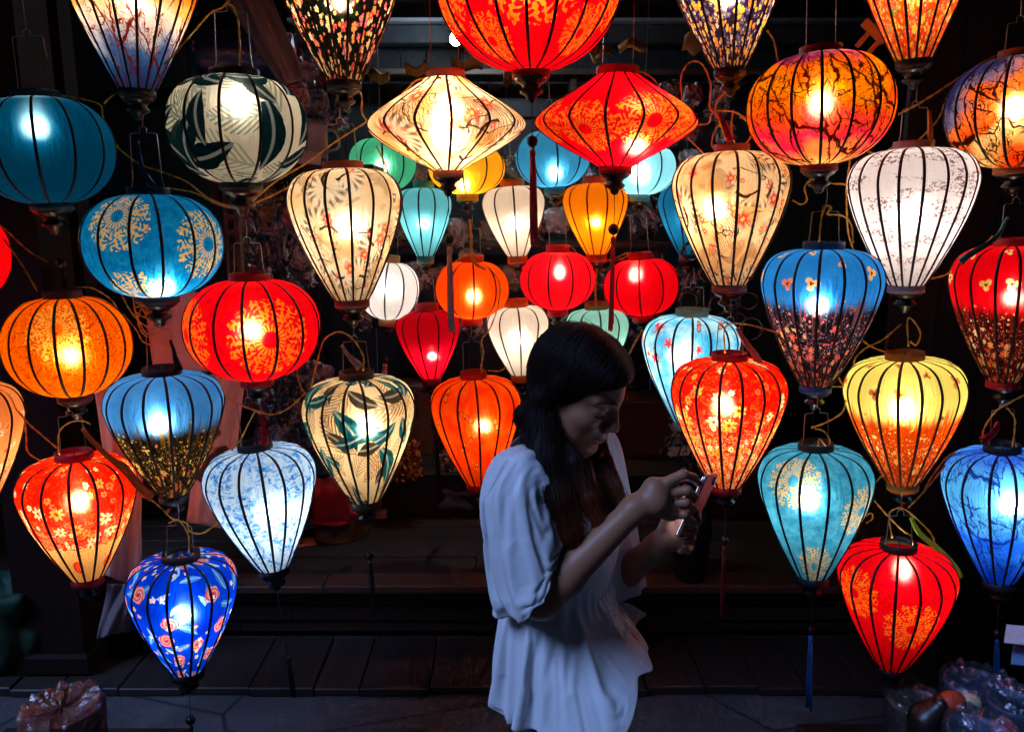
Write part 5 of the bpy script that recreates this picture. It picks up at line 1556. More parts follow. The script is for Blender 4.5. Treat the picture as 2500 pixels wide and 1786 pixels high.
class Field:
    def __init__(s, lo, hi, h):
        s.lo, s.h = np.array(lo, float), h
        s.n = np.ceil((np.array(hi) - s.lo) / h).astype(int) + 1
        s.F = np.full(s.n, 1.0, dtype=np.float32)
    def _sub(s, lo, hi):
        a = np.clip(np.floor((lo - s.lo) / s.h).astype(int), 0, s.n - 1)
        b = np.clip(np.ceil((hi - s.lo) / s.h).astype(int) + 1, 1, s.n)
        sl = tuple(slice(i, j) for i, j in zip(a, b))
        g = np.meshgrid(*[s.lo[i] + s.h * np.arange(a[i], b[i]) for i in range(3)], indexing='ij')
        return sl, np.stack(g, -1)
    def blend(s, sl, d, k, sub=False):
        f = s.F[sl]
        if sub:
            hh = np.clip(0.5 - 0.5 * (f + d) / k, 0, 1)
            s.F[sl] = f * (1 - hh) - d * hh + k * hh * (1 - hh)
        else:
            hh = np.clip(0.5 + 0.5 * (f - d) / k, 0, 1)
            s.F[sl] = f * (1 - hh) + d * hh - k * hh * (1 - hh)
    def cone(s, a, ra, b, rb, k=.008, sub=False):
        a, b = np.array(a, float), np.array(b, float)
        m = max(ra, rb) + k + 3 * s.h
        sl, P = s._sub(np.minimum(a, b) - m, np.maximum(a, b) + m)
        ab = b - a
        t = np.clip(((P - a) @ ab) / max(ab @ ab, 1e-9), 0, 1)
        d = np.linalg.norm(P - a - t[..., None] * ab, axis=-1) - (ra + (rb - ra) * t)
        s.blend(sl, d.astype(np.float32), k, sub)
    def ell(s, c, r, M=None, k=.008, sub=False):
        c, r = np.array(c, float), np.array(r, float)
        m = r.max() + k + 3 * s.h
        sl, P = s._sub(c - m, c + m)
        q = P - c
        if M is not None: q = q @ M          # columns of M are the local axes
        k0 = np.linalg.norm(q / r, axis=-1); k1 = np.linalg.norm(q / (r * r), axis=-1)
        d = k0 * (k0 - 1) / np.maximum(k1, 1e-6)
        s.blend(sl, d.astype(np.float32), k, sub)
    def mesh(s, name, mat):
        v, f = surface_nets(s.F, s.lo, s.h)
        me = bpy.data.meshes.new(name)
        me.from_pydata(v, [], f.tolist())
        me.update(); me.shade_smooth()
        me.materials.append(mat)
        return me, v

A3 = lambda p: np.array(p, float)
PHI, PSI, HP = R(-32), R(-33), R(24)
bd = A3((math.cos(PHI), math.sin(PHI), 0)); br = A3((bd[1], -bd[0], 0)); bu = A3((0, 0, 1))
BC = A3((.088, 1.50, 0))
hd0 = A3((math.cos(PSI), math.sin(PSI), 0)); hr = A3((hd0[1], -hd0[0], 0))
hf = hd0 * math.cos(HP) - bu * math.sin(HP); hu = hd0 * math.sin(HP) + bu * math.cos(HP)
HC = A3((.114, 1.49, 1.420))
HS = 0.99
HM = np.stack([hf, hr, hu], 1)
def hp(f, r, u): return HC + (hf * f + hr * r + hu * u) * HS
def bp(d, r, z): return BC + bd * d + br * r + bu * z
def pa(px, py, Y): return A3(at(px, py, Y))

woman = empty('person', (BC[0], BC[1], 0), 'woman in a loose white blouse looking down at her phone', 'person')

def skin_mat():
    g = G('skin')
    t = g.attr('tint')
    n = g.noise(g.obj(), 90.0, 4.0)
    c = g.mix(n * .25, t, g.mix(.5, t, (.30, .12, .08)))
    return g.done(g.bsdf(c, .48, .4, 0, g.bump(n, .08, .002), Subsurface_Weight=.12, Subsurface_Radius=(.012, .005, .003)))
M_skin = skin_mat()

W1, E1, S1 = pa(1548, 1243, 1.365), pa(1322, 1462, 1.33), bp(-.005, .150, 1.255)
W2, E2, S2 = pa(1602, 1334, 1.50), pa(1478, 1440, 1.60), bp(-.005, -.150, 1.255)

f = Field((-.16, 1.20, .80), (.47, 1.80, 1.60), .0028)
# trunk
f.ell(bp(0, 0, 1.14), (.082, .118, .17), np.stack([bd, br, bu], 1), .03)
f.ell(bp(.004, 0, .96), (.080, .098, .15), np.stack([bd, br, bu], 1), .04)
f.cone(bp(-.01, .11, 1.262), .036, bp(-.01, -.11, 1.262), .036, .03)
f.cone(bp(.0, 0, 1.27), .055, hp(-.028, 0, -.055), .046, .025)
# arms
f.cone(S1, .036, E1, .036, .02); f.cone(S2, .036, E2, .036, .02)
m1 = E1 + (W1 - E1) * .25
f.cone(E1, .031, m1, .033, .015); f.cone(m1, .033, W1, .0225, .015)
m2 = E2 + (W2 - E2) * .25
f.cone(E2, .033, m2, .035, .015); f.cone(m2, .035, W2, .0235, .015)
# head
f.ell(hp(-.006, 0, .032), (.086, .072, .082), HM, .02)
f.ell(hp(.040, 0, .030), (.056, .060, .060), HM, .02)
f.ell(hp(.036, 0, -.030), (.058, .056, .072), HM, .02)
f.ell(hp(.046, 0, -.068), (.044, .043, .034), HM, .02)
f.ell(hp(.080, 0, -.090), (.016, .017, .015), HM, .018)
for sd in (-1, 1):
    f.cone(hp(.0, sd * .052, -.035), .020, hp(.062, sd * .018, -.086), .018, .022)   # jaw line
    f.ell(hp(.050, sd * .034, -.045), (.028, .022, .034), HM, .02)
    f.ell(hp(.062, sd * .040, -.020), (.026, .022, .020), HM, .016)                  # cheek
    f.cone(hp(.091, sd * .010, .024), .008, hp(.076, sd * .046, .024), .006, .012)   # brow
    f.ell(hp(.103, sd * .031, .006), (.014, .018, .010), HM, .014, True)             # socket
    f.ell(hp(.0745, sd * .032, .004), (.0165, .0165, .0145), HM, .004)               # lowered lid
    f.ell(hp(.101, sd * .0105, -.031), (.0095, .0085, .0075), HM, .006)              # wing of the nose
    f.ell(hp(-.010, sd * .069, -.004), (.015, .008, .028), HM, .006)                 # ear
    f.ell(hp(-.006, sd * .079, .002), (.008, .006, .015), HM, .006, True)
    f.ell(hp(-.004, sd * .073, -.030), (.008, .006, .009), HM, .006)
f.ell(hp(.072, 0, -.054), (.028, .030, .026), HM, .014)
f.cone(hp(.090, 0, .020), .0075, hp(.108, 0, -.018), .0085, .010)
f.ell(hp(.1105, 0, -.0255), (.0105, .0095, .0085), HM, .007)
f.ell(hp(.0965, 0, -.0520), (.0085, .021, .0052), HM, .005)
f.ell(hp(.0945, 0, -.0635), (.0090, .018, .0062), HM, .005)
f.ell(hp(.106, 0, -.0578), (.012, .024, .0016), HM, .003, True)
f.ell(hp(.099, 0, -.0755), (.012, .018, .005), HM, .010, True)
f.ell(hp(.106, 0, -.042), (.006, .004, .009), HM, .006, True)
# hands
def finger(pts, r0, k=.004):
    for i in range(len(pts) - 1):
        ra = r0 * (1 - .12 * i); rb_ = r0 * (1 - .12 * (i + 1))
        f.cone(pts[i], ra, pts[i + 1], rb_, k)
PALM1 = pa(1598, 1214, 1.372)
f.cone(W1, .024, PALM1, .026, .014)
f.cone(pa(1598, 1192, 1.376), .022, pa(1634, 1184, 1.382), .014, .012)
f.cone(pa(1602, 1228, 1.368), .024, pa(1636, 1252, 1.374), .015, .012)
TIPS = []
for i in range(4):
    k0 = pa(1632 - 2 * abs(i - 1.3), 1176 + i * 27, 1.374 + .002 * i)
    k1 = pa(1678 - 3 * abs(i - .8), 1168 + i * 29, 1.370)
    k2 = pa(1700 - 4 * i, 1182 + i * 29, 1.390)
    k3 = pa(1694 - 4 * i, 1200 + i * 28, 1.412)
    if i == 0: k1, k2, k3 = pa(1668, 1158, 1.376), pa(1694, 1166, 1.398), pa(1706, 1180, 1.420)
    finger([k0, k1, k2, k3], .0106 - .0006 * i)
    TIPS.append(k3)
finger([pa(1585, 1196, 1.388), pa(1612, 1186, 1.412), pa(1640, 1192, 1.428), pa(1664, 1200, 1.436)], .0115)
PALM2 = pa(1642 - 6, 1322 - 16, 1.478)
f.cone(W2, .0245, PALM2, .027, .014)
f.cone(pa(1645 - 6, 1300 - 16, 1.478), .022, pa(1662 - 6, 1285 - 16, 1.470), .014, .012)
f.cone(pa(1645 - 6, 1335 - 16, 1.476), .020, pa(1662 - 6, 1345 - 16, 1.466), .012, .012)
for i in range(4):
    k0 = pa(1662 - 6, 1272 + i * 25 - 16, 1.466)
    k1 = pa(1706 - 5 * i - 6, 1270 + i * 27 - 16, 1.446)
    k2 = pa(1709 - 8 * i - 6, 1288 + i * 24 - 16, 1.418)
    k3 = pa(1684 - 6 * i - 6, 1292 + i * 23 - 16, 1.400)
    finger([k0, k1, k2, k3], .0100 - .0006 * i)
    TIPS.append(k3)
finger([pa(1628 - 6, 1300 - 16, 1.465), pa(1640 - 6, 1270 - 16, 1.450), pa(1655 - 6, 1245 - 16, 1.445), pa(1672 - 6, 1230 - 16, 1.443)], .0115)

me, V3 = f.mesh('body', M_skin)
loc = (V3 - HC) @ HM / HS
lip = np.exp(-((loc[:, 0] - .100) / .012) ** 2 - (loc[:, 1] / .017) ** 2 - ((loc[:, 2] + .058) / .0075) ** 2 * 1.0)
lip = np.clip(lip * 1.6, 0, 1)[:, None]
chk = np.exp(-((np.abs(loc[:, 1]) - .045) / .02) ** 2 - ((loc[:, 2] + .025) / .02) ** 2 - ((loc[:, 0] - .07) / .03) ** 2)[:, None]
base_skin = np.array([[.36, .150, .075]])
col = base_skin * (1 - lip) + np.array([[.30, .05, .05]]) * lip
col = col * (1 - .25 * chk) + np.array([[.36, .13, .10]]) * .25 * chk
for tpt in TIPS:
    dn = np.linalg.norm(V3 - tpt, axis=1)
    w = np.clip(1.6 - dn / .0085, 0, 1)[:, None] * .5
    col = col * (1 - w) + np.array([[.42, .24, .19]]) * w
at_ = me.color_attributes.new('tint', 'FLOAT_COLOR', 'POINT')
at_.data.foreach_set('color', np.concatenate([col, np.ones((len(col), 1))], 1).astype(np.float32).ravel())
body_o = link('body', me, woman)
body_o.location = -woman.location

def part(o):
    o.parent = woman
    o.location = Vector(o.location) - woman.location
    return o

M_brow = simple('brow_hair', (.012, .008, .007), .6)
for sd in (-1, 1):
    b = MB().tube(spline([hp(.1005, sd * .010, .0215), hp(.100, sd * .024, .0275), hp(.090, sd * .042, .0275), hp(.078, sd * .055, .022)], 14), [.0018 + .0014 * math.sin(math.pi * min(1, i / 10)) * (1 - i / 18) for i in range(15)], 6)
    part(b.build('eyebrow', M_brow))
    b = MB().tube(spline([hp(.0885, sd * .018, -.0055), hp(.0925, sd * .029, -.0085), hp(.0895, sd * .040, -.0070), hp(.079, sd * .0485, -.0035)], 14), [.0008 + .0009 * math.sin(math.pi * i / 14) for i in range(15)], 5)
    part(b.build('eyelash', M_brow))
er = MB().lathe([(.0042 * max(.05, math.sin(math.pi * i / 8)), -.0042 * math.cos(math.pi * i / 8)) for i in range(9)], 12).build('earring', simple('silver', (.8, .8, .85), .15, .5, 1.0))
er.location = Vector(hp(.003, .086, -.034)); part(er)

# ---- hair: a solid mass with loose strands over it
g = G('hair')
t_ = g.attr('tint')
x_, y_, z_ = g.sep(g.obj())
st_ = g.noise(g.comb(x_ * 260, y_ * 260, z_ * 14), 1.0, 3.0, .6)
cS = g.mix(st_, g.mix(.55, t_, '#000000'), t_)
hb = g.bsdf(cS, .52, .25, 0, g.bump(st_, .6, .004))
M_hair = g.done(hb)
g = G('hair_strands')
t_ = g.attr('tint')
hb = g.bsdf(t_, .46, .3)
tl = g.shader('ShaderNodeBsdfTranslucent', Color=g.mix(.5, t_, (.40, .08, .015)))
M_strand = g.done(g.mixs(.30, hb, tl))

h = Field((-.16, 1.25, .98), (.36, 1.70, 1.62), .0032)
h.ell(hp(-.006, 0, .035), (.092, .081, .090), HM, .02)
h.ell(hp(.034, 0, .064), (.066, .066, .048), HM, .02)
h.cone(hp(-.026, 0, -.01), .054, hp(-.036, 0, -.095), .036, .03)
h.ell(hp(.090, 0, -.042), (.072, .095, .100), HM, .016, True)
h.ell(hp(.055, .085, -.045), (.055, .03, .055), HM, .016, True)
h.cone(hp(.010, .072, .030), .016, hp(-.014, .076, -.022), .014, .012)
h.cone(hp(-.014, .076, -.022), .014, hp(-.030, .070, -.070), .026, .012)
CH = {
 'near': [(pa(1334, 930, 1.465), .020), (pa(1322, 1030, 1.440), .034), (pa(1330, 1130, 1.400), .042), (pa(1360, 1220, 1.372), .043), (pa(1388, 1300, 1.352), .024), (pa(1408, 1352, 1.352), .006)],
 'lock': [(pa(1362, 1070, 1.43), .010), (pa(1398, 1130, 1.400), .021), (pa(1436, 1215, 1.372), .020), (pa(1468, 1280, 1.362), .012), (pa(1484, 1312, 1.362), .004)],
 'far': [(pa(1462, 1075, 1.535), .012), (pa(1474, 1130, 1.490), .016), (pa(1498, 1190, 1.452), .016), (pa(1520, 1235, 1.432), .010), (pa(1533, 1262, 1.430), .004)],
 'back': [(pa(1350, 960, 1.53), .038), (pa(1335, 1050, 1.54), .042), (pa(1322, 1140, 1.55), .040), (pa(1325, 1230, 1.55), .026)],
}
for key in ('near', 'lock', 'far', 'back'):
    c = CH[key]
    for i in range(len(c) - 1): h.cone(c[i][0], c[i][1] * .86, c[i + 1][0], c[i + 1][1] * .86, .010)
me, V3 = h.mesh('hair', M_hair)
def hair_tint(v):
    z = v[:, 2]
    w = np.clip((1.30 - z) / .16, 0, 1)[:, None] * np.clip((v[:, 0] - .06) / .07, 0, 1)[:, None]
    return np.array([[.022, .010, .007]]) * (1 - w) + np.array([[.48, .095, .028]]) * w  # dyed lock ends, reddened further to paint in the lanterns' warm glow
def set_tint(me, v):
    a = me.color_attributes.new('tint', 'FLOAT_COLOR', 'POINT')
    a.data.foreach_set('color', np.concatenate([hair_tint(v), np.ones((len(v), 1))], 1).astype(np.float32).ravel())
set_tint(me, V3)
hair_o = part(link('hair', me))

sb = MB()
rs = np.random.default_rng(3)
def strand(pts, r):
    sb.tube(pts, [r * (1 - .8 * i / (len(pts) - 1)) for i in range(len(pts))], 3, False)
for key, n in (('near', 260), ('lock', 240), ('far', 220), ('back', 120)):
    c = CH[key]
    for k in range(n):
        a, q = rs.uniform(0, 6.28), rs.uniform(.75, 1.06)
        j = rs.normal(size=(len(c), 3)) * .004
        pts = [Vector(p + (math.cos(a) * A3((.94, -.34, 0)) + math.sin(a) * A3((.34, .94, 0))) * rr * q + jj) for (p, rr), jj in zip(c, j)]
        last = pts[-1] + Vector((rs.normal() * .006, rs.normal() * .006, -abs(rs.normal()) * .02))
        strand(spline(pts + [last], 14), .00045)
# combed strands lying on the whole mass: sample the surface and follow the fall of the hair
GR = np.gradient(h.F, h.h)
def hsample(P):
    i = np.clip(np.round((P - h.lo) / h.h).astype(int), 0, np.array(h.F.shape) - 1)
    t = tuple(i.T)
    n = np.stack([GR[k][t] for k in range(3)], 1)
    return h.F[t], n / np.maximum(np.linalg.norm(n, axis=1, keepdims=True), 1e-6)
P_ = V3[rs.integers(0, len(V3), 7500)].copy()
lift = rs.uniform(.0004, .0022, (len(P_), 1))
side = rs.normal(size=(len(P_), 3)) * .16
track = []
for st_i in range(11):
    fv, n = hsample(P_)
    P_ = P_ - n * (fv[:, None] - lift)
    track.append(P_.copy())
    q = (P_ - HC) @ HM / HS
    top_ = np.clip((q[:, 2:3] - .02) / .06, 0, 1)
    flow = np.array([[0, 0, -1.0]]) + side + top_ * (hr[None] * np.sign(q[:, 1:2]) * .9 - hd0[None] * .45)
    flow -= n * (flow * n).sum(1, keepdims=True)
    flow /= np.maximum(np.linalg.norm(flow, axis=1, keepdims=True), 1e-6)
    P_ = P_ + flow * .010
track = np.stack(track, 1)
for k in range(len(track)): strand([Vector(p) for p in track[k]], .00042)
# flyaways at the outline
for k in range(160):
    a = rs.uniform(0, 6.28); b_ = rs.uniform(-.3, 1.5)
    p = A3((-.006 + .093 * math.cos(b_) * math.cos(a), .082 * math.cos(b_) * math.sin(a), .036 + .091 * math.sin(b_)))
    if p[0] > .07 and p[2] < .06: continue
    n_ = A3((p[0] + .017, p[1], p[2] - .036)); n_ /= np.linalg.norm(n_)
    t_v = np.cross(n_, rs.normal(size=3)); t_v /= np.linalg.norm(t_v)
    L = rs.uniform(.010, .028)
    pts = [Vector(hp(*(p + t_v * L * s + n_ * L * (.5 * s - .35 * s * s)))) for s in (0, .25, .5, .75, 1)]
    strand(pts, .00045)
sm = sb.mesh('strands', M_strand)
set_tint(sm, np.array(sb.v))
so = link('strands', sm, hair_o)
so.location = -Vector((0, 0, 0))
tag(so, kind='stuff')

# ---- blouse
g = G('white_satin')
n1 = g.noise(g.obj(), 14.0, 4.0, .6, .5)
n2 = g.noise(g.obj(), 420.0, 2.0)
sat = g.bsdf(g.mix(n1 * .3, (.80, .80, .82), (.66, .66, .70)), .42, .4, 0, g.bump(n1 + n2 * .08, .25, .01), Sheen_Weight=.25)
M_blouse = g.done(g.mixs(.16, sat, g.shader('ShaderNodeBsdfTranslucent', Color=(.75, .75, .78))))

TAB = [(1.322, -.012, .074, .064), (1.312, -.010, .108, .068), (1.292, -.006, .142, .078), (1.262, -.002, .160, .090), (1.22, .004, .158, .104), (1.16, .010, .146, .116), (1.09, .010, .132, .110), (1.035, .008, .122, .100), (1.012, .008, .118, .097), (.992, .008, .124, .101), (.95, .016, .138, .116), (.89, .030, .156, .138), (.82, .044, .172, .158), (.75, .050, .182, .170), (.69, .052, .188, .176)]
TZ = [t[0] for t in TAB][::-1]
def tabv(z, i): return float(np.interp(z, TZ, [t[i] for t in TAB][::-1]))
rp = np.random.default_rng(21)

def crease(x, w1, w2):
    """one fold across: steep on one flank, easy on the other"""
    return math.exp(-(x / (w1 if x < 0 else w2)) ** 2)


def tube_mesh(name, path, rads, seg=20):
    return MB().tube([Vector(p) for p in path], rads, seg).mesh(name, None)

def drape(pieces, colliders, frames):
    """let the sewn pieces fall over the body, then keep the folded shape"""
    tmp = []
    for me in colliders:
        o = link('collider', me); tmp.append(o)
        o.modifiers.new('collision', 'COLLISION')
        o.collision.thickness_outer = .004; o.collision.thickness_inner = .02; o.collision.cloth_friction = 12
    objs = []
    for (vs, fs, pins, bend) in pieces:
        o = MB().add(vs, fs).build('cloth_piece', None)
        vg = o.vertex_groups.new(name='pin')
        for i, w in enumerate(pins):
            if w > 0: vg.add([i], w, 'REPLACE')
        m = o.modifiers.new('cloth', 'CLOTH')
        st = m.settings
        st.quality = 5; st.mass = .12
        st.tension_stiffness = 22; st.compression_stiffness = 22; st.shear_stiffness = 6; st.bending_stiffness = bend
        st.tension_damping = 8; st.compression_damping = 8; st.shear_damping = 5; st.bending_damping = .5
        st.air_damping = 2.0
        st.vertex_group_mass = 'pin'; st.pin_stiffness = 1.0
        m.collision_settings.distance_min = .004
        m.collision_settings.collision_quality = 3
        m.point_cache.frame_start = 1; m.point_cache.frame_end = frames
        objs.append(o)
    SC.frame_start, SC.frame_end = 1, frames
    for fr in range(1, frames + 1): SC.frame_set(fr)
    dg = bpy.context.evaluated_depsgraph_get()
    out = []
    for o in objs:
        ev = o.evaluated_get(dg)
        me = bpy.data.meshes.new_from_object(ev, depsgraph=dg)
        out.append(me)
    for o in tmp + objs:
        bpy.data.objects.remove(o, do_unlink=True)
    SC.frame_set(1)
    return out

def blouse_pt(u, v):
    al = (u - .5) * 2 * math.pi           # 0 is the front
    fr = max(0, math.cos(al))
    ztop = 1.322 - .150 * fr ** 7 - .012 * (1 - fr)
    zbot = .808 + .090 * max(0, math.cos(al + .35)) ** 1.3 + .012 * math.sin(5 * al + 1)
    z = ztop + (.996 - ztop) * v if v <= 1 else .996 + (zbot - .996) * (v - 1)
    dd, rr, rd = tabv(z, 1), tabv(z, 2), tabv(z, 3)
    q = max(0, min(1, (1.012 - z) / .25))
    ca, sa = math.cos(al), math.sin(al)
    a = .052 * q + (.012 * math.sin(al * 9 + 1.7) + .010 * math.sin(al * 13 + .4) + .006 * math.sin(al * 21)) * min(1, q * 2)
    if z > 1.0:
        for a0, z0, sl, w, hh in WR:      # slanting drag lines in the bodice
            x = (al - a0 - sl * (z - z0) + math.pi) % (2 * math.pi) - math.pi
            if abs(x) < .5 and abs(z - z0) < .11: a += hh * crease(x, w * .5, w) * math.cos((z - z0) / .11 * math.pi / 2) ** 2 * min(1, max(0, (1.30 - z) / .05))
    a += .0028 * math.exp(-((z - 1.012) / .025) ** 2) * math.sin(al * 34 + 5 * math.sin(al * 3))
    fl = q ** 1.2 * .085 * max(0, math.cos(al + .25)) ** 2
    return bp(dd + ca * (rd + a + fl), sa * (rr + a) - .012 * q * fr, z)
WR = [(rp.uniform(-math.pi, math.pi), rp.uniform(1.04, 1.27), rp.uniform(-3.5, 3.5), rp.uniform(.05, .12), rp.uniform(.004, .010)) for _ in range(34)]
NU, NA, NB = 180, 34, 40
rows = [j / NA for j in range(NA)] + [1 + j / NB for j in range(NB + 1)]
grid = [[tuple(blouse_pt((i / NU + .5) % 1.0, v)) for i in range(NU)] for v in rows]
def ring_faces(n): return [(j * NU + i, j * NU + (i + 1) % NU, (j + 1) * NU + (i + 1) % NU, (j + 1) * NU + i) for j in range(n) for i in range(NU)]
vs = [p for r_ in grid[NA:] for p in r_]
pins = [1.0 if k < NU * 2 else 0.0 for k in range(len(vs))]

def sleeve_shell(path, rad, back_extra, seed):
    n, seg = 38, 76
    S = spline([Vector(p) for p in path], n)
    rad = np.interp(np.linspace(0, 1, n + 1), np.linspace(0, 1, len(rad)), rad)
    q = np.random.default_rng(seed)
    ks = [(k, q.uniform(0, 6.28)) for k in (5, 7, 11, 13)]
    up = Vector((0, -1, .2))
    vs_, fs_, pn = [], [], []
    for i, p in enumerate(S):
        t = (S[min(i + 1, n)] - S[max(i - 1, 0)]).normalized()
        u_ = (up - t * up.dot(t)).normalized(); w_ = t.cross(u_)
        v_ = i / n
        for s_ in range(seg):
            a = 2 * math.pi * s_ / seg
            d_ = sum(math.sin(k * a + ph + v_ * 1.5) for k, ph in ks) * .0022 * min(1, v_ * 4)
            pos = p + (u_ * math.cos(a) + w_ * math.sin(a)) * (rad[i] + d_)
            bk = max(0, (pos - p).normalized().dot(Vector((-1, 0, 0))))
            vs_.append(pos + t * back_extra * v_ * v_ * bk)
            pn.append(1.0 if i < 7 else 0.0)
    for i in range(n):
        for s_ in range(seg):
            a, b_ = i * seg + s_, i * seg + (s_ + 1) % seg
            fs_.append((a, b_, b_ + seg, a + seg))
    return vs_, fs_, pn
s1 = sleeve_shell([bp(-.005, .085, 1.282), S1 + A3((.004, 0, .0)), S1 + (E1 - S1) * .35, S1 + (E1 - S1) * .7, S1 + (E1 - S1) * .98], [.050, .064, .080, .094, .104, .112, .116], .03, 5)
s2 = sleeve_shell([bp(-.005, -.085, 1.282), S2 + A3((0, 0, -.004)), S2 + (E2 - S2) * .35, S2 + (E2 - S2) * .7, S2 + (E2 - S2) * .98], [.050, .058, .066, .074, .080, .084, .086], .02, 8)
core = MB()
LOWF = {.97: (.116, .098, .010), .92: (.128, .122, .026), .86: (.138, .158, .060), .80: (.148, .192, .084), .70: (.152, .205, .088), .55: (.152, .195, .080)}
for zz in (1.30, 1.25, 1.18, 1.10, 1.02, .97, .92, .86, .80, .70, .55):
    rr_, rd_, of_ = (tabv(zz, 2) - .012, tabv(zz, 3) - .012, tabv(zz, 1)) if zz > 1.0 else LOWF[zz]
    for k in range(40):
        a = 2 * math.pi * k / 40
        core.v.append(tuple(bp(of_ + math.cos(a) * rd_, math.sin(a) * rr_, zz)))
for j in range(10):
    for k in range(40): core.f.append((j * 40 + k, j * 40 + (k + 1) % 40, j * 40 + 40 + (k + 1) % 40, j * 40 + 40 + k))
cols_ = [core.mesh('torso_form', None), tube_mesh('arm_form', [S1, S1 + (E1 - S1) * .5, E1 - (W1 - E1) * .06, E1 + (W1 - E1) * .3, W1], [.044, .049, .041, .038, .028]), tube_mesh('arm_form', [S2, S2 + (E2 - S2) * .5, E2, E2 + (W2 - E2) * .3, W2], [.038, .038, .036, .040, .028])]
done_ = drape([(vs, ring_faces(NB), pins, .40), (s1[0], s1[1], s1[2], .08)], cols_, 26)
co = np.empty(len(done_[0].vertices) * 3); done_[0].vertices.foreach_get('co', co)
whole = [p for r_ in grid[:NA] for p in r_] + [tuple(p) for p in co.reshape(-1, 3)]
blm = MB().add(whole, ring_faces(NA + NB)).mesh('blouse', None)
far_sleeve = MB().add(s2[0], s2[1]).mesh('sleeve', None)

def finish(me, name, parent):
    me.name = name
    me.materials.clear(); me.materials.append(M_blouse)
    me.shade_smooth()
    o = link(name, me, parent)
    m = o.modifiers.new('subdivision', 'SUBSURF'); m.levels = 1; m.render_levels = 1
    m = o.modifiers.new('solid', 'SOLIDIFY'); m.thickness = .0012; m.offset = 0
    return o
bl = finish(blm, 'blouse', None)
part(bl)
finish(done_[1], 'sleeve', bl); finish(far_sleeve, 'sleeve', bl)

# ---- jeans and shoes
M_jean = simple('blue_denim', (.020, .050, .150), .75, .3, 0, .35, 160, .3)
jm = Field((-.12, 1.25, .06), (.30, 1.75, 1.02), .006)
jm.ell(bp(.010, 0, .88), (.084, .106, .11), np.stack([bd, br, bu], 1), .03)
for sd in (-1, 1):
    jm.cone(bp(.024, sd * .060, .84), .068, bp(.022, sd * .066, .50), .052, .03)
    jm.cone(bp(.022, sd * .066, .50), .052, bp(-.005, sd * .075, .10), .040, .02)
me, _ = jm.mesh('jeans', M_jean)
part(link('jeans', me))
M_shoe = simple('dark_shoe', (.03, .03, .035), .5)
for sd in (-1, 1):
    b = MB()
    S = [bp(-.075, sd * .078, .03), bp(-.045, sd * .078, .04), bp(.0, sd * .078, .045), bp(.06, sd * .082, .038), bp(.12, sd * .086, .030), bp(.15, sd * .086, .026)]
    b.tube([Vector(p) for p in S], [.018, .034, .040, .038, .030, .012], 12)
    o = part(b.build('shoe', M_shoe))

# ---- phone
top = pa(1734, 1164, 1.440); bot = pa(1672, 1300, 1.440)
ax_l = (top - bot); Lh = np.linalg.norm(ax_l); ax_l /= Lh
ax_w = A3((.62, .78, .10)); ax_w -= ax_l * (ax_w @ ax_l); ax_w /= np.linalg.norm(ax_w)
ax_n = np.cross(ax_w, ax_l)
if ax_n[0] > 0: ax_n = -ax_n
ph = empty('smartphone', Vector((top + bot) / 2), 'slim pale smartphone held in both of the woman\'s hands', 'phone')
MX = Matrix((ax_w.tolist(), ax_l.tolist(), np.cross(ax_w, ax_l).tolist())).transposed()
ph.rotation_euler = MX.to_euler()
sgn = 1 if np.cross(ax_w, ax_l) @ ax_n > 0 else -1
def slab(w, l, t, r, n=6):
    ring = []
    for cx, cy, a0 in ((w - r, l - r, 0), (-w + r, l - r, 90), (-w + r, -l + r, 180), (w - r, -l + r, 270)):
        for i in range(n + 1):
            a = R(a0 + 90 * i / n); ring.append((cx + r * math.cos(a), cy + r * math.sin(a)))
    m_ = len(ring)
    vs = [(x * .985, y * .99, -t) for x, y in ring] + [(x, y, -t * .6) for x, y in ring] + [(x, y, t * .6) for x, y in ring] + [(x * .985, y * .99, t) for x, y in ring]
    fs = [(k * m_ + i, k * m_ + (i + 1) % m_, (k + 1) * m_ + (i + 1) % m_, (k + 1) * m_ + i) for k in range(3) for i in range(m_)]
    fs += [tuple(reversed(range(m_))), tuple(3 * m_ + i for i in range(m_))]
    return MB().add(vs, fs)
hw_, hl_ = .035, max(.066, Lh / 2)
o = slab(hw_, hl_, .0028, .009).build('frame', simple('pale_gold_metal', (.62, .50, .42), .25, .5, .7), ph); auto_smooth(o.data, 35)
o = slab(hw_ - .0016, hl_ - .0016, .0040, .008).build('back_cover', simple('dark_case', (.05, .04, .04), .35, .5), ph); auto_smooth(o.data, 35)
gs = G('lit_screen')
M_scr = gs.done(gs.shader('ShaderNodeEmission', Color=(.55, .62, 1.0), Strength=3.0))
o = MB().box(-hw_ + .003, hw_ - .003, -hl_ + .006, hl_ - .006, .0, .0006).build('screen', M_scr, ph, False)
o.location = (0, 0, sgn * .0043 - (.0003))
o = slab(.008, .008, .0009, .003).build('camera_bump', simple('lens_black', (.01, .01, .012), .1), ph); o.location = (hw_ - .013, hl_ - .014, -sgn * .0049)

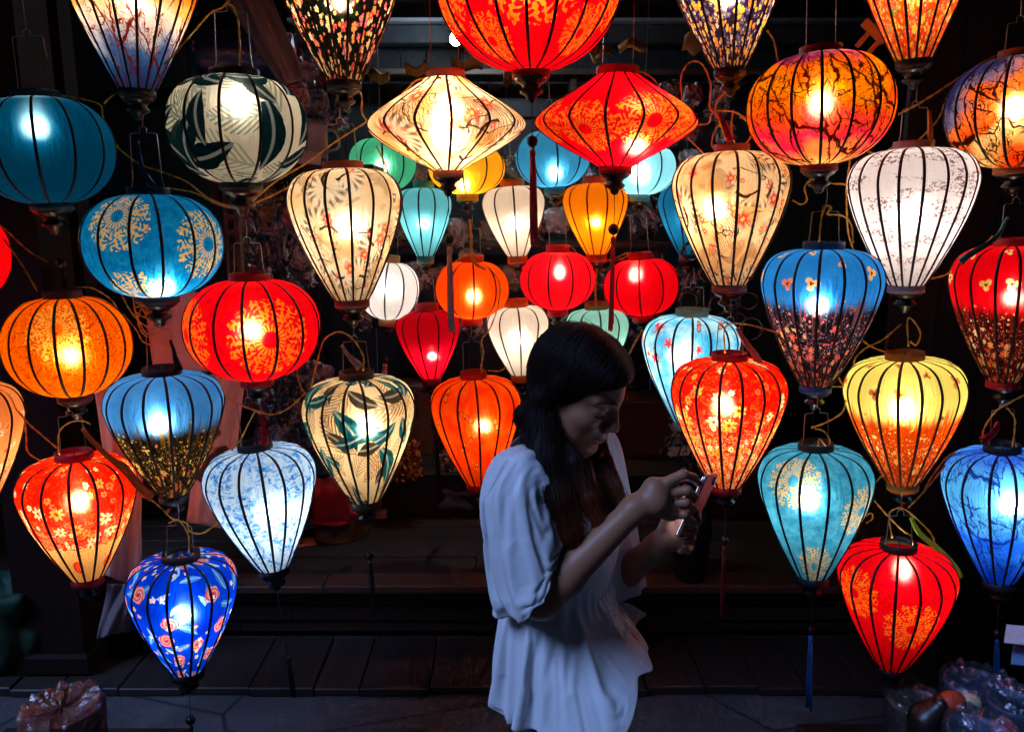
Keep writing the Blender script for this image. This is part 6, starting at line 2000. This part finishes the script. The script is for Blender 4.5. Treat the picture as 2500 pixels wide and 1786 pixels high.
# ---- carved parrot among the wrapped cups at the lower right
pp = A3(at(2318, 1716, 1.80))
par = empty('wooden_parrot', (pp[0], pp[1], .2985), 'carved parrot figure with orange-red head and pale beak', 'figurine')
M_pr = simple('parrot_red', (.50, .055, .015), .55, .35); M_pb = simple('parrot_black', (.014, .007, .006), .35, .5); M_pk = simple('parrot_beak', (.58, .45, .28), .4)
def pfield(lo, hi, fn, name, mat):
    F_ = Field(lo, hi, .0025); fn(F_)
    me, _ = F_.mesh(name, mat)
    o = link(name, me, par); o.location = -par.location
    return o
def _body(F_):
    F_.cone(pp + A3((-.050, .005, -.05)), .040, pp + A3((-.035, 0, -.13)), .058, .02)
    F_.cone(pp + A3((-.035, 0, -.13)), .058, A3((pp[0] - .03, pp[1], .325)), .045, .02)
    F_.cone(pp + A3((-.050, .005, -.05)), .040, pp + A3((-.02, 0, -.005)), .026, .02)
pfield(pp - A3((.16, .12, .30)), pp + A3((.10, .12, .06)), _body, 'body', M_pb)
def _head(F_):
    F_.ell(pp + A3((.006, 0, .002)), (.036, .027, .030), None, .01)
    F_.cone(pp + A3((.0, -.002, -.01)), .022, pp + A3((-.035, -.006, -.035)), .020, .015)
    F_.cone(pp + A3((.012, -.010, -.012)), .020, pp + A3((.012, -.012, -.032)), .014, .012)
pfield(pp - A3((.09, .07, .09)), pp + A3((.07, .07, .06)), _head, 'head', M_pr)
def _wing(F_): F_.ell(pp + A3((-.030, -.050, -.115)), (.048, .016, .058), None, .01)
pfield(pp - A3((.12, .10, .20)), pp + A3((.05, .02, .0)), _wing, 'wing', simple('parrot_wing', (.16, .014, .010), .4, .5))
for sy in (-1, 1):
    o = MB().lathe([(.006 * max(.1, math.sin(math.pi * i / 6)), -.006 * math.cos(math.pi * i / 6)) for i in range(7)], 12).build('eye', M_pb, par)
    o.location = Vector(pp + A3((.020, sy * .024, .010))) - par.location
o = MB().tube([Vector(p) for p in spline([Vector(pp + A3((.034, -.002, .010))), Vector(pp + A3((.058, -.002, .006))), Vector(pp + A3((.066, -.002, -.018))), Vector(pp + A3((.050, -.002, -.042)))], 12)], [.017, .018, .0185, .0185, .018, .017, .0155, .014, .012, .010, .0075, .005, .002], 14).build('beak', M_pk, par)
o.location = -par.location
